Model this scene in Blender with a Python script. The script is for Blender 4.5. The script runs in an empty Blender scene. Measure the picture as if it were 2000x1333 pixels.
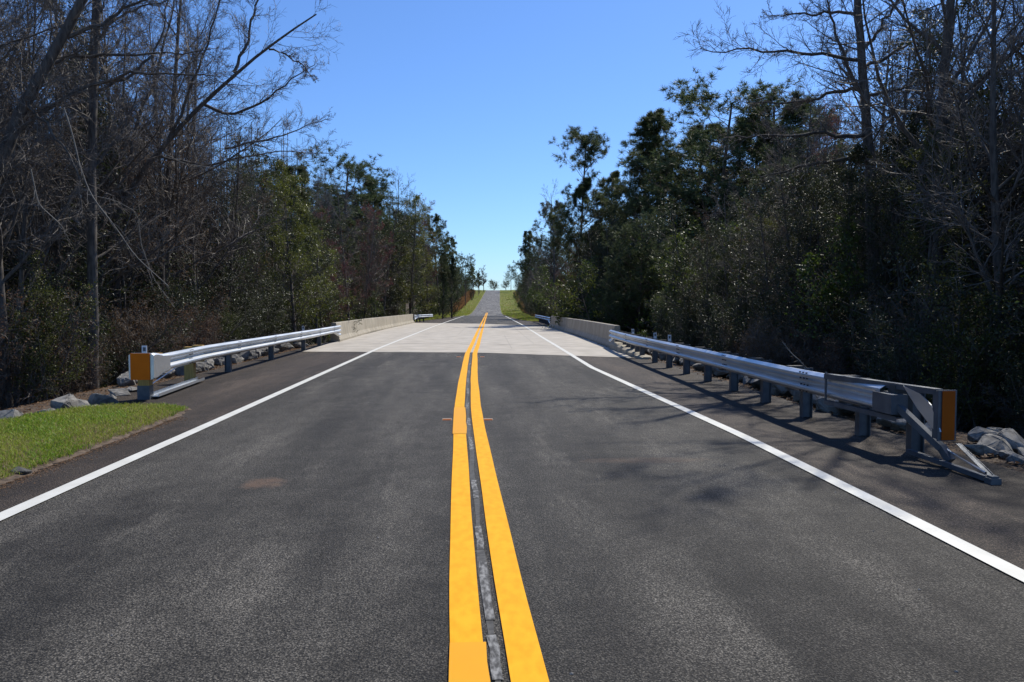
import bpy, bmesh, math, random
import numpy as np
from mathutils import Vector, Matrix, Euler

# ------------------------------------------------------------------ camera, world, sun, exposure
S = bpy.context.scene
COL = S.collection
CAM_H = 1.65
FPX = 1500.0                       # focal length in pixels of the 2000 px wide photograph
YAW, PITCH = math.radians(2.86), math.radians(2.56)
cd = bpy.data.cameras.new('camera'); cam = bpy.data.objects.new('camera', cd); COL.objects.link(cam)
cd.sensor_width = 36; cd.lens = 36 * FPX / 2000; cd.clip_end = 6000; cd.clip_start = 0.05
cam.location = (0, 0, CAM_H); cam.rotation_euler = (math.radians(90) - PITCH, 0, -YAW)
S.camera = cam
SUN_AZ, SUN_EL = math.radians(39), math.radians(51)        # azimuth clockwise from +Y
sdir = Vector((math.sin(SUN_AZ) * math.cos(SUN_EL), math.cos(SUN_AZ) * math.cos(SUN_EL), math.sin(SUN_EL)))
w = bpy.data.worlds.new('World'); S.world = w; w.use_nodes = True
wn = w.node_tree.nodes; wl = w.node_tree.links
sky = wn.new('ShaderNodeTexSky'); sky.sky_type = 'NISHITA'; sky.sun_disc = False
sky.sun_elevation = SUN_EL; sky.sun_rotation = SUN_AZ
sky.air_density = 1.0; sky.dust_density = 0.3; sky.ozone_density = 2.5; sky.altitude = 0
tint = wn.new('ShaderNodeMix'); tint.data_type = 'RGBA'; tint.blend_type = 'MULTIPLY'; tint.inputs[0].default_value = 1
tint.inputs[7].default_value = (.61, .845, 1.2, 1)          # deep clear late-winter blue
wl.new(sky.outputs[0], tint.inputs[6]); wl.new(tint.outputs[2], wn['Background'].inputs[0]); wn['Background'].inputs[1].default_value = 0.13
ld = bpy.data.lights.new('sun', 'SUN'); ld.energy = 5.0; ld.angle = math.radians(0.5); ld.color = (1, 0.945, 0.84)
sun = bpy.data.objects.new('sun', ld); COL.objects.link(sun)
sun.rotation_euler = sdir.to_track_quat('Z', 'Y').to_euler()
S.view_settings.view_transform = 'Standard'; S.view_settings.look = 'None'
S.view_settings.exposure = 0.0; S.view_settings.gamma = 1
S.cycles.max_bounces = 6; S.cycles.diffuse_bounces = 3; S.cycles.glossy_bounces = 3
S.cycles.transmission_bounces = 2; S.cycles.transparent_max_bounces = 4
S.cycles.use_denoising = True; S.cycles.denoiser = 'OPENIMAGEDENOISE'; S.cycles.denoising_prefilter = 'ACCURATE'; S.cycles.sample_clamp_indirect = 4
S.cycles.caustics_reflective = False; S.cycles.caustics_refractive = False

R3 = cam.rotation_euler.to_matrix()
def ray(px, py): return R3 @ Vector(((px - 1000) / FPX, (666.5 - py) / FPX, -1))
def G(px, py, z=0.0):
    """measured point of the photograph -> place on the level ground"""
    r = ray(px, py); t = (z - CAM_H) / r.z
    return (r.x * t, r.y * t)
def W(px, py, Y):
    """measured point -> place at the distance Y down the road"""
    r = ray(px, py); t = Y / r.y
    return (r.x * t, Y, CAM_H + r.z * t)

rng = np.random.default_rng(7)
random.seed(7)

# ------------------------------------------------------------------ mesh helpers
def mesh_from(name, parts, mats, smooth=False):
    """parts: list of (V (n,3), F (m,k), material index)"""
    V = []; off = 0; loops = []; sizes = []; mi = []
    for p in parts:
        v, f = p[0], p[1]; m = p[2] if len(p) > 2 else 0
        v = np.asarray(v, float).reshape(-1, 3)
        if isinstance(f, np.ndarray):
            loops.append((f + off).ravel()); sizes.append(np.full(len(f), f.shape[1])); mi.append(np.full(len(f), m))
        else:
            for q in f:
                loops.append(np.array(q) + off); sizes.append(np.array([len(q)])); mi.append(np.array([m]))
        V.append(v); off += len(v)
    V = np.concatenate(V); loops = np.concatenate(loops).astype(np.int32)
    sizes = np.concatenate(sizes).astype(np.int32); mi = np.concatenate(mi).astype(np.int32)
    me = bpy.data.meshes.new(name)
    me.vertices.add(len(V)); me.vertices.foreach_set('co', V.astype(np.float32).ravel())
    me.loops.add(len(loops)); me.loops.foreach_set('vertex_index', loops)
    me.polygons.add(len(sizes))
    st = np.concatenate([[0], np.cumsum(sizes)[:-1]]).astype(np.int32)
    me.polygons.foreach_set('loop_start', st); me.polygons.foreach_set('loop_total', sizes)
    me.polygons.foreach_set('material_index', mi)
    me.polygons.foreach_set('use_smooth', np.full(len(sizes), bool(smooth)))
    for m in (mats if isinstance(mats, (list, tuple)) else [mats]): me.materials.append(m)
    me.update(); me.validate()
    return me
def link(name, me, parent=None):
    o = bpy.data.objects.new(name, me); COL.objects.link(o)
    if parent is not None: o.parent = parent
    return o
def tag(o, label=None, cat=None, group=None, kind=None):
    if label: o['label'] = label
    if cat: o['category'] = cat
    if group: o['group'] = group
    if kind: o['kind'] = kind
    return o
def thing(name, label, cat, loc=(0, 0, 0), rz=0.0, group=None):
    o = bpy.data.objects.new(name, None); COL.objects.link(o)
    o.location = loc; o.rotation_euler = (0, 0, rz); o.empty_display_size = 0.2
    return tag(o, label, cat, group)
def box(x0, x1, y0, y1, z0, z1, m=0):
    V = [(x0,y0,z0),(x1,y0,z0),(x1,y1,z0),(x0,y1,z0),(x0,y0,z1),(x1,y0,z1),(x1,y1,z1),(x0,y1,z1)]
    return (np.array(V), np.array([(0,3,2,1),(4,5,6,7),(0,1,5,4),(1,2,6,5),(2,3,7,6),(3,0,4,7)]), m)
def sweep(profiles, closed=True, cap=True, m=0):
    """profiles: list of equal-length rings of 3D points"""
    P = np.array(profiles, float); n, k = P.shape[:2]; F = []
    for i in range(n - 1):
        for j in range(k if closed else k - 1):
            a = i * k + j; b = i * k + (j + 1) % k
            F.append((a, b, b + k, a + k))
    parts = [(P.reshape(-1, 3), np.array(F), m)]
    if cap and closed:
        parts.append((P[0], [tuple(range(k))[::-1]], m)); parts.append((P[-1], [tuple(range(k))], m))
    return parts
def bar(p0, p1, w_, h_, m=0, up=(0, 0, 1)):
    """rectangular bar between two points"""
    p0 = Vector(p0); p1 = Vector(p1); t = (p1 - p0).normalized(); s = t.cross(Vector(up)).normalized(); u = s.cross(t)
    rg = [[p + s * a * w_ / 2 + u * b * h_ / 2 for a, b in ((-1,-1),(1,-1),(1,1),(-1,1))] for p in (p0, p1)]
    return sweep([[tuple(q) for q in r] for r in rg], m=m)
def tube_path(pts, rad, sides=6, m=0):
    v, f = tubes(np.array([pts], float), np.array([rad], float), sides); return (v, f, m)
def extrude(poly, origin, ax, ay, az, t, m=0):
    """flat polygon (in ax, ay) given thickness t along az"""
    o = Vector(origin); ax, ay, az = Vector(ax), Vector(ay), Vector(az)
    a = [tuple(o + ax * u + ay * v) for u, v in poly]; b = [tuple(o + ax * u + ay * v + az * t) for u, v in poly]
    return sweep([a, b], m=m)

def nrm(a): return a / np.maximum(np.linalg.norm(a, axis=-1, keepdims=True), 1e-9)
def tubes(P, R, sides):
    N, n, _ = P.shape
    T = nrm(np.gradient(P, axis=1))
    ref = np.array([0.36, 0.51, 0.07]); ref2 = np.array([0.7, -0.5, 0.5])
    A = np.cross(T, ref); bad = np.linalg.norm(A, axis=-1) < .15; A[bad] = np.cross(T[bad], ref2)
    A = nrm(A); B = np.cross(T, A)
    th = np.arange(sides) / sides * 2 * math.pi
    V = P[:, :, None, :] + R[:, :, None, None] * (np.cos(th)[None, None, :, None] * A[:, :, None, :] + np.sin(th)[None, None, :, None] * B[:, :, None, :])
    idx = np.arange(N * n * sides).reshape(N, n, sides)
    a = idx[:, :-1, :]; b = np.roll(idx, -1, axis=2)[:, :-1, :]; c = np.roll(idx, -1, axis=2)[:, 1:, :]; d = idx[:, 1:, :]
    return V.reshape(-1, 3), np.stack([a, b, c, d], -1).reshape(-1, 4)

# ------------------------------------------------------------------ materials
def mat(name, col, rough=0.8, spec=0.5, metal=0.0, col2=None, scale=5.0, stretch=(1, 1, 1), bump=0.0, bscale=40.0, island=0.0, trans=0.0, detail=6.0, lo=.3, hi=.7, coord='Object'):
    m = bpy.data.materials.new(name); m.use_nodes = True
    N = m.node_tree.nodes; L = m.node_tree.links; b = N['Principled BSDF']
    b.inputs['Roughness'].default_value = rough; b.inputs['Metallic'].default_value = metal
    b.inputs['Specular IOR Level'].default_value = spec
    c = None
    tc = N.new('ShaderNodeTexCoord'); mp = N.new('ShaderNodeMapping'); mp.inputs['Scale'].default_value = stretch
    L.new(tc.outputs[coord], mp.inputs[0])
    if col2 is not None:
        nz = N.new('ShaderNodeTexNoise'); nz.inputs['Scale'].default_value = scale; nz.inputs['Detail'].default_value = detail
        L.new(mp.outputs[0], nz.inputs['Vector'])
        r = N.new('ShaderNodeMapRange'); r.inputs[1].default_value = lo; r.inputs[2].default_value = hi; L.new(nz.outputs[0], r.inputs[0])
        mx = N.new('ShaderNodeMix'); mx.data_type = 'RGBA'; L.new(r.outputs[0], mx.inputs[0])
        mx.inputs[6].default_value = (*col, 1); mx.inputs[7].default_value = (*col2, 1); c = mx.outputs[2]
    if island > 0:
        g = N.new('ShaderNodeNewGeometry'); hs = N.new('ShaderNodeHueSaturation')
        r1 = N.new('ShaderNodeMapRange'); r1.inputs[3].default_value = 1 - island; r1.inputs[4].default_value = 1 + island
        L.new(g.outputs['Random Per Island'], r1.inputs[0]); L.new(r1.outputs[0], hs.inputs['Value'])
        oi = N.new('ShaderNodeObjectInfo'); r2 = N.new('ShaderNodeMapRange'); r2.inputs[3].default_value = .48; r2.inputs[4].default_value = .515
        L.new(oi.outputs['Random'], r2.inputs[0]); L.new(r2.outputs[0], hs.inputs['Hue'])
        if c is not None: L.new(c, hs.inputs['Color'])
        else: hs.inputs['Color'].default_value = (*col, 1)
        c = hs.outputs[0]
    if c is not None: L.new(c, b.inputs['Base Color'])
    else: b.inputs['Base Color'].default_value = (*col, 1)
    if bump > 0:
        n2 = N.new('ShaderNodeTexNoise'); n2.inputs['Scale'].default_value = bscale; n2.inputs['Detail'].default_value = 8
        L.new(mp.outputs[0], n2.inputs['Vector'])
        bp = N.new('ShaderNodeBump'); bp.inputs['Strength'].default_value = min(1, bump * 20); bp.inputs['Distance'].default_value = bump
        L.new(n2.outputs[0], bp.inputs['Height']); L.new(bp.outputs[0], b.inputs['Normal'])
    if trans > 0:
        t = N.new('ShaderNodeBsdfTranslucent'); ms = N.new('ShaderNodeMixShader'); ms.inputs[0].default_value = trans
        if c is not None: L.new(c, t.inputs[0])
        else: t.inputs[0].default_value = (*col, 1)
        L.new(b.outputs[0], ms.inputs[1]); L.new(t.outputs[0], ms.inputs[2])
        L.new(ms.outputs[0], N['Material Output'].inputs[0])
    return m

def asphalt(name, c_dark, c_light, stains=(), tint=None, agg=1.0):
    m = bpy.data.materials.new(name); m.use_nodes = True
    N = m.node_tree.nodes; L = m.node_tree.links; b = N['Principled BSDF']
    def node(t, **k):
        n = N.new(t)
        for a, v in k.items(): setattr(n, a, v)
        return n
    def noise(scale, detail, vec, rough=.55):
        n = node('ShaderNodeTexNoise'); n.inputs['Scale'].default_value = scale; n.inputs['Detail'].default_value = detail
        n.inputs['Roughness'].default_value = rough; L.new(vec, n.inputs['Vector']); return n.outputs[0]
    def rng_(x, a, bb, c=0, d=1):
        n = node('ShaderNodeMapRange'); n.inputs[1].default_value = a; n.inputs[2].default_value = bb
        n.inputs[3].default_value = c; n.inputs[4].default_value = d; L.new(x, n.inputs[0]); return n.outputs[0]
    def mix(f, a, bb, blend='MIX'):
        n = node('ShaderNodeMix', data_type='RGBA', blend_type=blend)
        if isinstance(f, float): n.inputs[0].default_value = f
        else: L.new(f, n.inputs[0])
        for i, x in ((6, a), (7, bb)):
            if isinstance(x, tuple): n.inputs[i].default_value = (*x, 1)
            else: L.new(x, n.inputs[i])
        return n.outputs[2]
    def math_(op, a, bb):
        n = node('ShaderNodeMath', operation=op)
        for i, x in ((0, a), (1, bb)):
            if isinstance(x, (int, float)): n.inputs[i].default_value = x
            else: L.new(x, n.inputs[i])
        return n.outputs[0]
    tc = node('ShaderNodeTexCoord'); v = tc.outputs['Object']
    mp = node('ShaderNodeMapping'); mp.inputs['Scale'].default_value = (1, .22, 1); L.new(v, mp.inputs[0])
    big = noise(0.9, 6, mp.outputs[0], .6); big2 = noise(2.6, 8, v, .7)
    f = math_('ADD', math_('MULTIPLY', rng_(big, .40, .60), .6), math_('MULTIPLY', rng_(big2, .38, .62), .4))
    col = mix(f, c_dark, c_light)
    mp2 = node('ShaderNodeMapping'); mp2.inputs['Scale'].default_value = (1.0, .05, 1); L.new(v, mp2.inputs[0])
    band = rng_(noise(1.4, 4, mp2.outputs[0]), .38, .62, .72, 1.22)
    cb = node('ShaderNodeCombineColor')
    for i in range(3): L.new(band, cb.inputs[i])
    col = mix(1.0, col, cb.outputs[0], 'MULTIPLY')
    # lighter dusty scuffs
    sc = rng_(noise(1.7, 9, mp.outputs[0], .7), .54, .72, 0, .6)
    col = mix(sc, col, tuple(min(1, x * 2.1) for x in c_light))
    # thin pale scuffs and scrapes
    mp3 = node('ShaderNodeMapping'); mp3.inputs['Scale'].default_value = (.9, 7, 1); mp3.inputs['Rotation'].default_value = (0, 0, .35); L.new(v, mp3.inputs[0])
    sc2 = rng_(noise(1.3, 10, mp3.outputs[0], .72), .60, .70, 0, .45)
    col = mix(sc2, col, (.17, .155, .13))
    # aggregate speckle
    vo = node('ShaderNodeTexVoronoi'); vo.inputs['Scale'].default_value = 90 * agg; L.new(v, vo.inputs['Vector'])
    sp = rng_(vo.outputs['Distance'], .08, .6, 1.5, .30)
    fine = noise(70 * agg, 8, v, .8)
    sp2 = rng_(fine, .42, .57, .05, 2.3)
    k = math_('MULTIPLY', sp, sp2)
    comb = node('ShaderNodeCombineColor')
    for i in range(3): L.new(k, comb.inputs[i])
    col = mix(1.0, col, comb.outputs[0], 'MULTIPLY')
    for (x, y, rx, ry, c, s) in stains:
        sx = node('ShaderNodeSeparateXYZ'); L.new(v, sx.inputs[0])
        dx = math_('DIVIDE', math_('SUBTRACT', sx.outputs[0], x), rx); dy = math_('DIVIDE', math_('SUBTRACT', sx.outputs[1], y), ry)
        d = math_('ADD', math_('MULTIPLY', dx, dx), math_('MULTIPLY', dy, dy))
        d = math_('ADD', d, math_('MULTIPLY', math_('SUBTRACT', noise(7, 8, v, .8), .5), 5.0))
        col = mix(rng_(d, .1, 1.2, s, 0), col, c)
    L.new(col, b.inputs['Base Color'])
    b.inputs['Roughness'].default_value = .75; b.inputs['Specular IOR Level'].default_value = .3
    bp = node('ShaderNodeBump'); bp.inputs['Strength'].default_value = 1.0; bp.inputs['Distance'].default_value = .008
    hh = math_('ADD', math_('MULTIPLY', fine, 1.0), math_('MULTIPLY', vo.outputs['Distance'], -.8))
    L.new(hh, bp.inputs['Height']); L.new(bp.outputs[0], b.inputs['Normal'])
    return m

TAN = (.20, .12, .075)
s1 = G(515, 945); s2 = G(1260, 900); s3 = G(540, 1100)
M = {}
M['lane'] = asphalt('lane_asphalt', (.030, .0265, .0215), (.098, .089, .074),
    stains=[(s1[0], s1[1], .20, .22, TAN, .5), (s2[0], s2[1], .7, .16, TAN, .22)])
M['shoulder'] = asphalt('shoulder_asphalt', (.028, .020, .0145), (.080, .060, .045), agg=.9)
M['oldroad'] = asphalt('old_asphalt', (.13, .122, .108), (.19, .179, .160), agg=1.6)
def concrete_mat(name, a, b_, deck=False):
    m = mat(name, a, rough=.85, col2=b_, scale=1.3, bump=.002, bscale=60, detail=9)
    N = m.node_tree.nodes; L = m.node_tree.links; b = N['Principled BSDF']
    src = b.inputs['Base Color'].links[0].from_socket
    tc = N.new('ShaderNodeTexCoord'); mp = N.new('ShaderNodeMapping')
    mp.inputs['Scale'].default_value = (.5, 9, 1) if deck else (1, 6, .35); L.new(tc.outputs['Object'], mp.inputs[0])
    nz = N.new('ShaderNodeTexNoise'); nz.inputs['Scale'].default_value = 1.2; nz.inputs['Detail'].default_value = 8; L.new(mp.outputs[0], nz.inputs[0])
    r = N.new('ShaderNodeMapRange'); r.inputs[1].default_value = .35; r.inputs[2].default_value = .7; r.inputs[3].default_value = .78; r.inputs[4].default_value = 1.1
    L.new(nz.outputs[0], r.inputs[0])
    c = N.new('ShaderNodeCombineColor')
    for i in range(3): L.new(r.outputs[0], c.inputs[i])
    mx = N.new('ShaderNodeMix'); mx.data_type = 'RGBA'; mx.blend_type = 'MULTIPLY'; mx.inputs[0].default_value = 1
    L.new(src, mx.inputs[6]); L.new(c.outputs[0], mx.inputs[7]); L.new(mx.outputs[2], b.inputs['Base Color'])
    return m
M['deck'] = concrete_mat('deck_concrete', (.38, .342, .285), (.54, .49, .415), True)
M['barrier'] = concrete_mat('barrier_concrete', (.33, .29, .22), (.44, .395, .31))
M['joint'] = mat('joint_line', (.24, .22, .19), .9, col2=(.38, .35, .30), scale=3, detail=8)
M['yellow'] = mat('yellow_paint', (.80, .34, .006), .7, .15, col2=(.88, .43, .014), scale=16, stretch=(1, .5, 1), bump=.0015, bscale=160, detail=9)
M['tape'] = mat('yellow_tape', (.74, .35, .008), .6, .2, col2=(.78, .34, .008), scale=6)
M['white'] = mat('white_paint', (.56, .55, .49), .6, col2=(.68, .67, .61), scale=3, bump=.0015, bscale=160, detail=9)
M['worn'] = mat('worn_white', (.05, .048, .045), .8, col2=(.26, .255, .24), scale=30, stretch=(1.4, .5, 1), bump=.003, bscale=90, detail=9, lo=.42, hi=.66)
M['seam'] = mat('seam_tar', (.022, .021, .019), .75, col2=(.09, .086, .078), scale=24, bump=.003, bscale=60)
M['terrain'] = mat('forest_floor', (.035, .022, .013), .95, col2=(.11, .075, .045), scale=2.2, bump=.05, bscale=8, detail=12)
M['field'] = mat('verge_turf', (.14, .18, .025), .9, col2=(.30, .23, .09), scale=.35, bump=.02, bscale=9, detail=10, lo=.42, hi=.68)
M['soil'] = mat('soil', (.05, .035, .024), .95, col2=(.15, .105, .07), scale=14, bump=.02, bscale=30, detail=10)
M['galv'] = mat('galvanised_steel', (.66, .68, .70), .40, metal=.9, col2=(.52, .55, .57), scale=2.5, stretch=(1, .3, 1), lo=.35, hi=.65, detail=3)
M['galv_dull'] = mat('dull_galvanised', (.15, .16, .175), .55, metal=.6, col2=(.09, .10, .115), scale=7, bump=.001, bscale=30)
M['bolt'] = mat('bolt_dark', (.03, .03, .035), .6, metal=.4)
M['orange'] = mat('orange_sheeting', (.74, .165, .001), .6, .2, col2=(.66, .14, .001), scale=4)
M['orange_dark'] = mat('shaded_orange_sheeting', (.42, .09, .001), .6, .2, col2=(.34, .07, .001), scale=4)  # same sheeting, with the tree shade on the right panel put into the colour
M['wood'] = mat('treated_timber', (.60, .38, .11), .85, col2=(.40, .24, .07), scale=7, stretch=(6, 6, .6), bump=.003, bscale=30, detail=8)
M['block'] = mat('blockout_plastic', (.05, .045, .04), .7, col2=(.08, .07, .06), scale=6)
M['reflw'] = mat('white_reflector', (.75, .76, .78), .4)
M['reflo'] = mat('amber_marker', (.62, .17, .03), .35, col2=(.5, .12, .02), scale=30)
M['marker_base'] = mat('marker_base', (.35, .27, .18), .6)
M['rock'] = mat('limestone_rock', (.10, .095, .085), .95, col2=(.27, .255, .23), scale=6, bump=.02, bscale=14, detail=10)
M['bark'] = mat('grey_bark', (.05, .041, .034), .9, col2=(.155, .133, .11), scale=6, stretch=(3, 3, .7), bump=.01, bscale=25)
M['twig'] = mat('grey_twig', (.085, .068, .054), .7, col2=(.20, .17, .14), scale=1.5)
M['darktwig'] = mat('dark_twig', (.035, .03, .024), .8, col2=(.07, .06, .05), scale=1.5)
M['palestem'] = mat('pale_stem', (.11, .10, .085), .75, col2=(.24, .22, .19), scale=3)
M['redtwig'] = mat('reddish_twig', (.13, .07, .06), .8, col2=(.20, .12, .10), scale=1.5)
M['pinebark'] = mat('pine_bark', (.07, .05, .04), .95, col2=(.16, .115, .09), scale=5, stretch=(3, 3, .8), bump=.015, bscale=20)
M['leaf'] = mat('glossy_leaf', (.042, .052, .014), .42, .45, island=.55, trans=.3)
M['leaf2'] = mat('oak_leaf', (.078, .090, .018), .48, .35, island=.5, trans=.35)
M['leafsun'] = mat('sunlit_leaf', (.12, .14, .02), .4, .5, island=.5, trans=.38)  # brighter leaf green, sunlight on the left evergreens put into the colour
M['leaf3'] = mat('pale_leaf', (.085, .115, .02), .45, .5, island=.45, trans=.4)
M['dryleaf'] = mat('dry_leaf', (.16, .095, .045), .7, .3, island=.5, trans=.3)
M['bud'] = mat('red_bud', (.26, .05, .04), .7, .3, island=.4, trans=.3)
M['needle'] = mat('pine_needle', (.085, .105, .042), .5, .35, island=.5, trans=.38)
M['cedar'] = mat('cedar_leaf', (.022, .040, .012), .7, .3, island=.5, trans=.2)
M['grass'] = mat('grass_blade', (.29, .35, .035), .55, .4, island=.45, trans=.4)
M['weed'] = mat('clover_leaf', (.17, .29, .02), .5, .4, island=.5, trans=.35)
M['drygrass'] = mat('dry_grass', (.36, .27, .13), .7, .3, island=.35, trans=.3)
M['sedge'] = mat('broom_sedge', (.27, .14, .06), .75, .3, island=.5, trans=.35)

# ------------------------------------------------------------------ road line and terrain
CY = np.array([-40, 0, 3.4, 4.4, 6.1, 9.9, 12.6, 17, 21, 26, 32, 48, 60, 75, 100, 141, 183, 230, 300, 372, 480, 700, 6000])
CX = np.array([.6, .2, .112, .077, .033, -.05, -.096, -.12, -.10, -.07, .03, .34, .58, .88, 1.4, 2.25, 3.2, 4.55, 6.95, 9.4, 13.2, 21, 220])
ZY = np.array([-400, 145, 165, 190, 230, 270, 310, 350, 366, 380, 420, 600, 1200, 6000])
ZZ = np.array([0, 0, .15, .65, 2.2, 4.2, 6.3, 8.5, 9.35, 9.75, 9.6, 7, 2, 0])
def xc(y): return np.interp(y, CY, CX)
def zr(y): return np.interp(y, ZY, ZZ)
def sm(x, a, b): t = np.clip((x - a) / (b - a), 0, 1); return t * t * (3 - 2 * t)
def gz(x, y):
    x = np.asarray(x, float); y = np.asarray(y, float)
    d = x - xc(y); a = np.abs(d)
    near = 1 - sm(y, 95, 140)
    inner = np.where(d < 0, 7.0, 5.9)
    drop = -sm(a, inner, inner + 6) * (1.3 + 1.6 * sm(y, 30, 38) * (1 - sm(y, 75, 85))) * near
    br = -3.0 * sm(y, 37, 41) * (1 - sm(y, 56, 60)) * near
    bank = np.where(d < 0, np.clip((a - 4.5) * .16, 0, 2.2), np.clip((a - 6) * .10, 0, 1.5)) * (1 - near) * (1 - sm(y, 340, 375))
    bump = (np.sin(x * .9 + y * .37) * .1 + np.sin(y * 1.3 - x * .5) * .07) * sm(a, 7.5, 10)
    return zr(y) - .035 + drop + br + bank + bump
xs = np.unique(np.concatenate([np.linspace(-26, 32, 117), np.linspace(-80, 90, 60), np.linspace(-4000, 4000, 40)]))
ys = np.unique(np.concatenate([np.linspace(-12, 160, 216), np.linspace(160, 480, 110), np.linspace(-500, -12, 8), np.linspace(480, 5000, 40)]))
X, Y = np.meshgrid(xs, ys); Z = gz(X, Y)
idx = np.arange(X.size).reshape(X.shape)
F = np.stack([idx[:-1, :-1], idx[:-1, 1:], idx[1:, 1:], idx[1:, :-1]], -1).reshape(-1, 4)
o = link('ground', mesh_from('ground', [(np.stack([X, Y, Z], -1).reshape(-1, 3), F)], M['terrain'], True)); tag(o, kind='structure')

def strip(name, Ys, fl, fr, dz, m, kind='structure', cols=1, zf=None):
    Ys = np.asarray(Ys, float); l = np.array([fl(y) for y in Ys]); r = np.array([fr(y) for y in Ys])
    t = np.linspace(0, 1, cols + 1)
    Xs = l[:, None] * (1 - t) + r[:, None] * t; YY = np.repeat(Ys[:, None], cols + 1, 1)
    ZZ_ = (zr(YY) if zf is None else zf(Xs, YY)) + dz
    ix = np.arange(Xs.size).reshape(Xs.shape)
    F = np.stack([ix[:-1, :-1], ix[:-1, 1:], ix[1:, 1:], ix[1:, :-1]], -1).reshape(-1, 4)
    ob = link(name, mesh_from(name, [(np.stack([Xs, YY, ZZ_], -1).reshape(-1, 3), F)], m))
    if kind: tag(ob, kind=kind)
    return ob
# edge lines from measured points of the photo
LL = [G(*p) for p in ((0, 1013), (370, 848), (740, 681), (845, 639), (910, 616))]
RL = [G(*p) for p in ((1994, 1127), (1750, 1003), (1450, 853), (1156, 719), (1097, 682.5), (1062, 661.5), (1020, 635), (985, 617))]
LL = [(LL[0][0] - .12, -12)] + LL; RL = [(RL[0][0], -12)] + RL
def fline(P):
    a = np.array(P); return lambda y: float(np.interp(y, a[:, 1], a[:, 0]))
fL, fR = fline(LL), fline(RL)
YN = np.concatenate([np.linspace(-12, 30, 60), np.linspace(30.5, 150, 120)])
def padL(y): return float(np.interp(y, [-12, 75, 88, 100, 140, 152], [-6.9, -6.7, -6.0, -4.9, xc(140) - 3.9, xc(152) - 3.4]))
def padR(y): return float(np.interp(y, [-12, 10, 25, 60, 80, 95, 140, 152], [5.35, 5.45, 5.9, 7.0, 7.1, 5.6, xc(140) + 3.7, xc(152) + 3.3]))
strip('shoulder_pavement', YN, padL, padR, 0, M['shoulder'])
YN2 = np.concatenate([np.linspace(-12, 30, 60), np.linspace(30.5, 141, 110)])
strip('road', YN2, lambda y: fL(y) + .02, lambda y: fR(y) - .02, .004, M['lane'])
strip('hill_road', np.linspace(141, 480, 140), lambda y: float(xc(y)) - 3.25, lambda y: float(xc(y)) + 3.25, .006, M['oldroad'])
# bridge deck with skewed ends
near = np.array([G(600, 687.5), G(925, 689.5), G(1222, 699.5)]); far = np.array([(-6.4, 79), (.8, 74), (6.6, 63)])
def deck_edge(P, x): return float(np.interp(x, P[:, 0], P[:, 1]))
def deckL(y): return float(np.interp(y, [24, 28, 34, 60, 80], [-6.5, -6.25, -6.5, -6.4, -6.1]))
def deckR(y): return float(np.interp(y, [24, 30, 45, 64, 80], [5.05, 5.55, 5.85, 6.3, 6.9]))
rows = []
for t in np.linspace(0, 1, 40):
    row = []
    for s in np.linspace(0, 1, 16):
        x0 = -6.3 + s * (5.0 + 6.3); y0 = deck_edge(near, x0); x1 = -6.2 + s * 12.7; y1 = deck_edge(far, x1)
        yy = y0 * (1 - t) + y1 * t; xx = deckL(yy) * (1 - s) + deckR(yy) * s
        row.append((xx, yy, .009))
    rows.append(row)
P = np.array(rows); ix = np.arange(P.shape[0] * P.shape[1]).reshape(P.shape[:2])
F = np.stack([ix[:-1, :-1], ix[:-1, 1:], ix[1:, 1:], ix[1:, :-1]], -1).reshape(-1, 4)
tag(link('bridge_deck', mesh_from('bridge_deck', [(P.reshape(-1, 3), F)], M['deck'])), kind='structure')
# joints across and along the deck: faint tooled lines of the slab
jp = []
def flat_line(pts, wd, z, m=0):
    pts = [Vector((p[0], p[1])) for p in pts]; L_, R_ = [], []
    for i, p in enumerate(pts):
        t = (pts[min(i + 1, len(pts) - 1)] - pts[max(i - 1, 0)]).normalized(); n = Vector((t.y, -t.x))
        L_.append((*(p - n * wd / 2), z)); R_.append((*(p + n * wd / 2), z))
    n = len(pts); return (np.array(L_ + R_), np.array([(i, n + i, n + i + 1, i + 1) for i in range(n - 1)]), m)
for dy in (6.5, 20, 33):
    jp.append(flat_line([(x, deck_edge(near, x) + dy) for x in np.linspace(-6.1, 5.4, 8)], .06 + .03 * (dy < 10), .0125))
for off, a, b_ in ((-4.4, 35, 52), (1.5, 30, 44), (2.6, 34, 60), (-1.2, 44, 64)):
    jp.append(flat_line([(float(xc(y)) + off, y) for y in np.linspace(a, b_, 8)], .022, .0122))
tag(link('deck_joint_lines', mesh_from('deck_joint_lines', jp, M['joint'])), kind='structure')
# bridge girders under the deck (seen only from the side)
gp = []
for x0, x1 in ((-6.75, -6.3), (5.9, 6.35), (-2.6, -2.1), (1.6, 2.1)): gp += [box(x0, x1, 33, 66, -.95, -.23)]
gp += [box(-6.75, 6.4, 34, 66, -.22, -.06)]
tag(link('bridge_girders', mesh_from('bridge_girders', gp, M['barrier'])), kind='structure')

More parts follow.
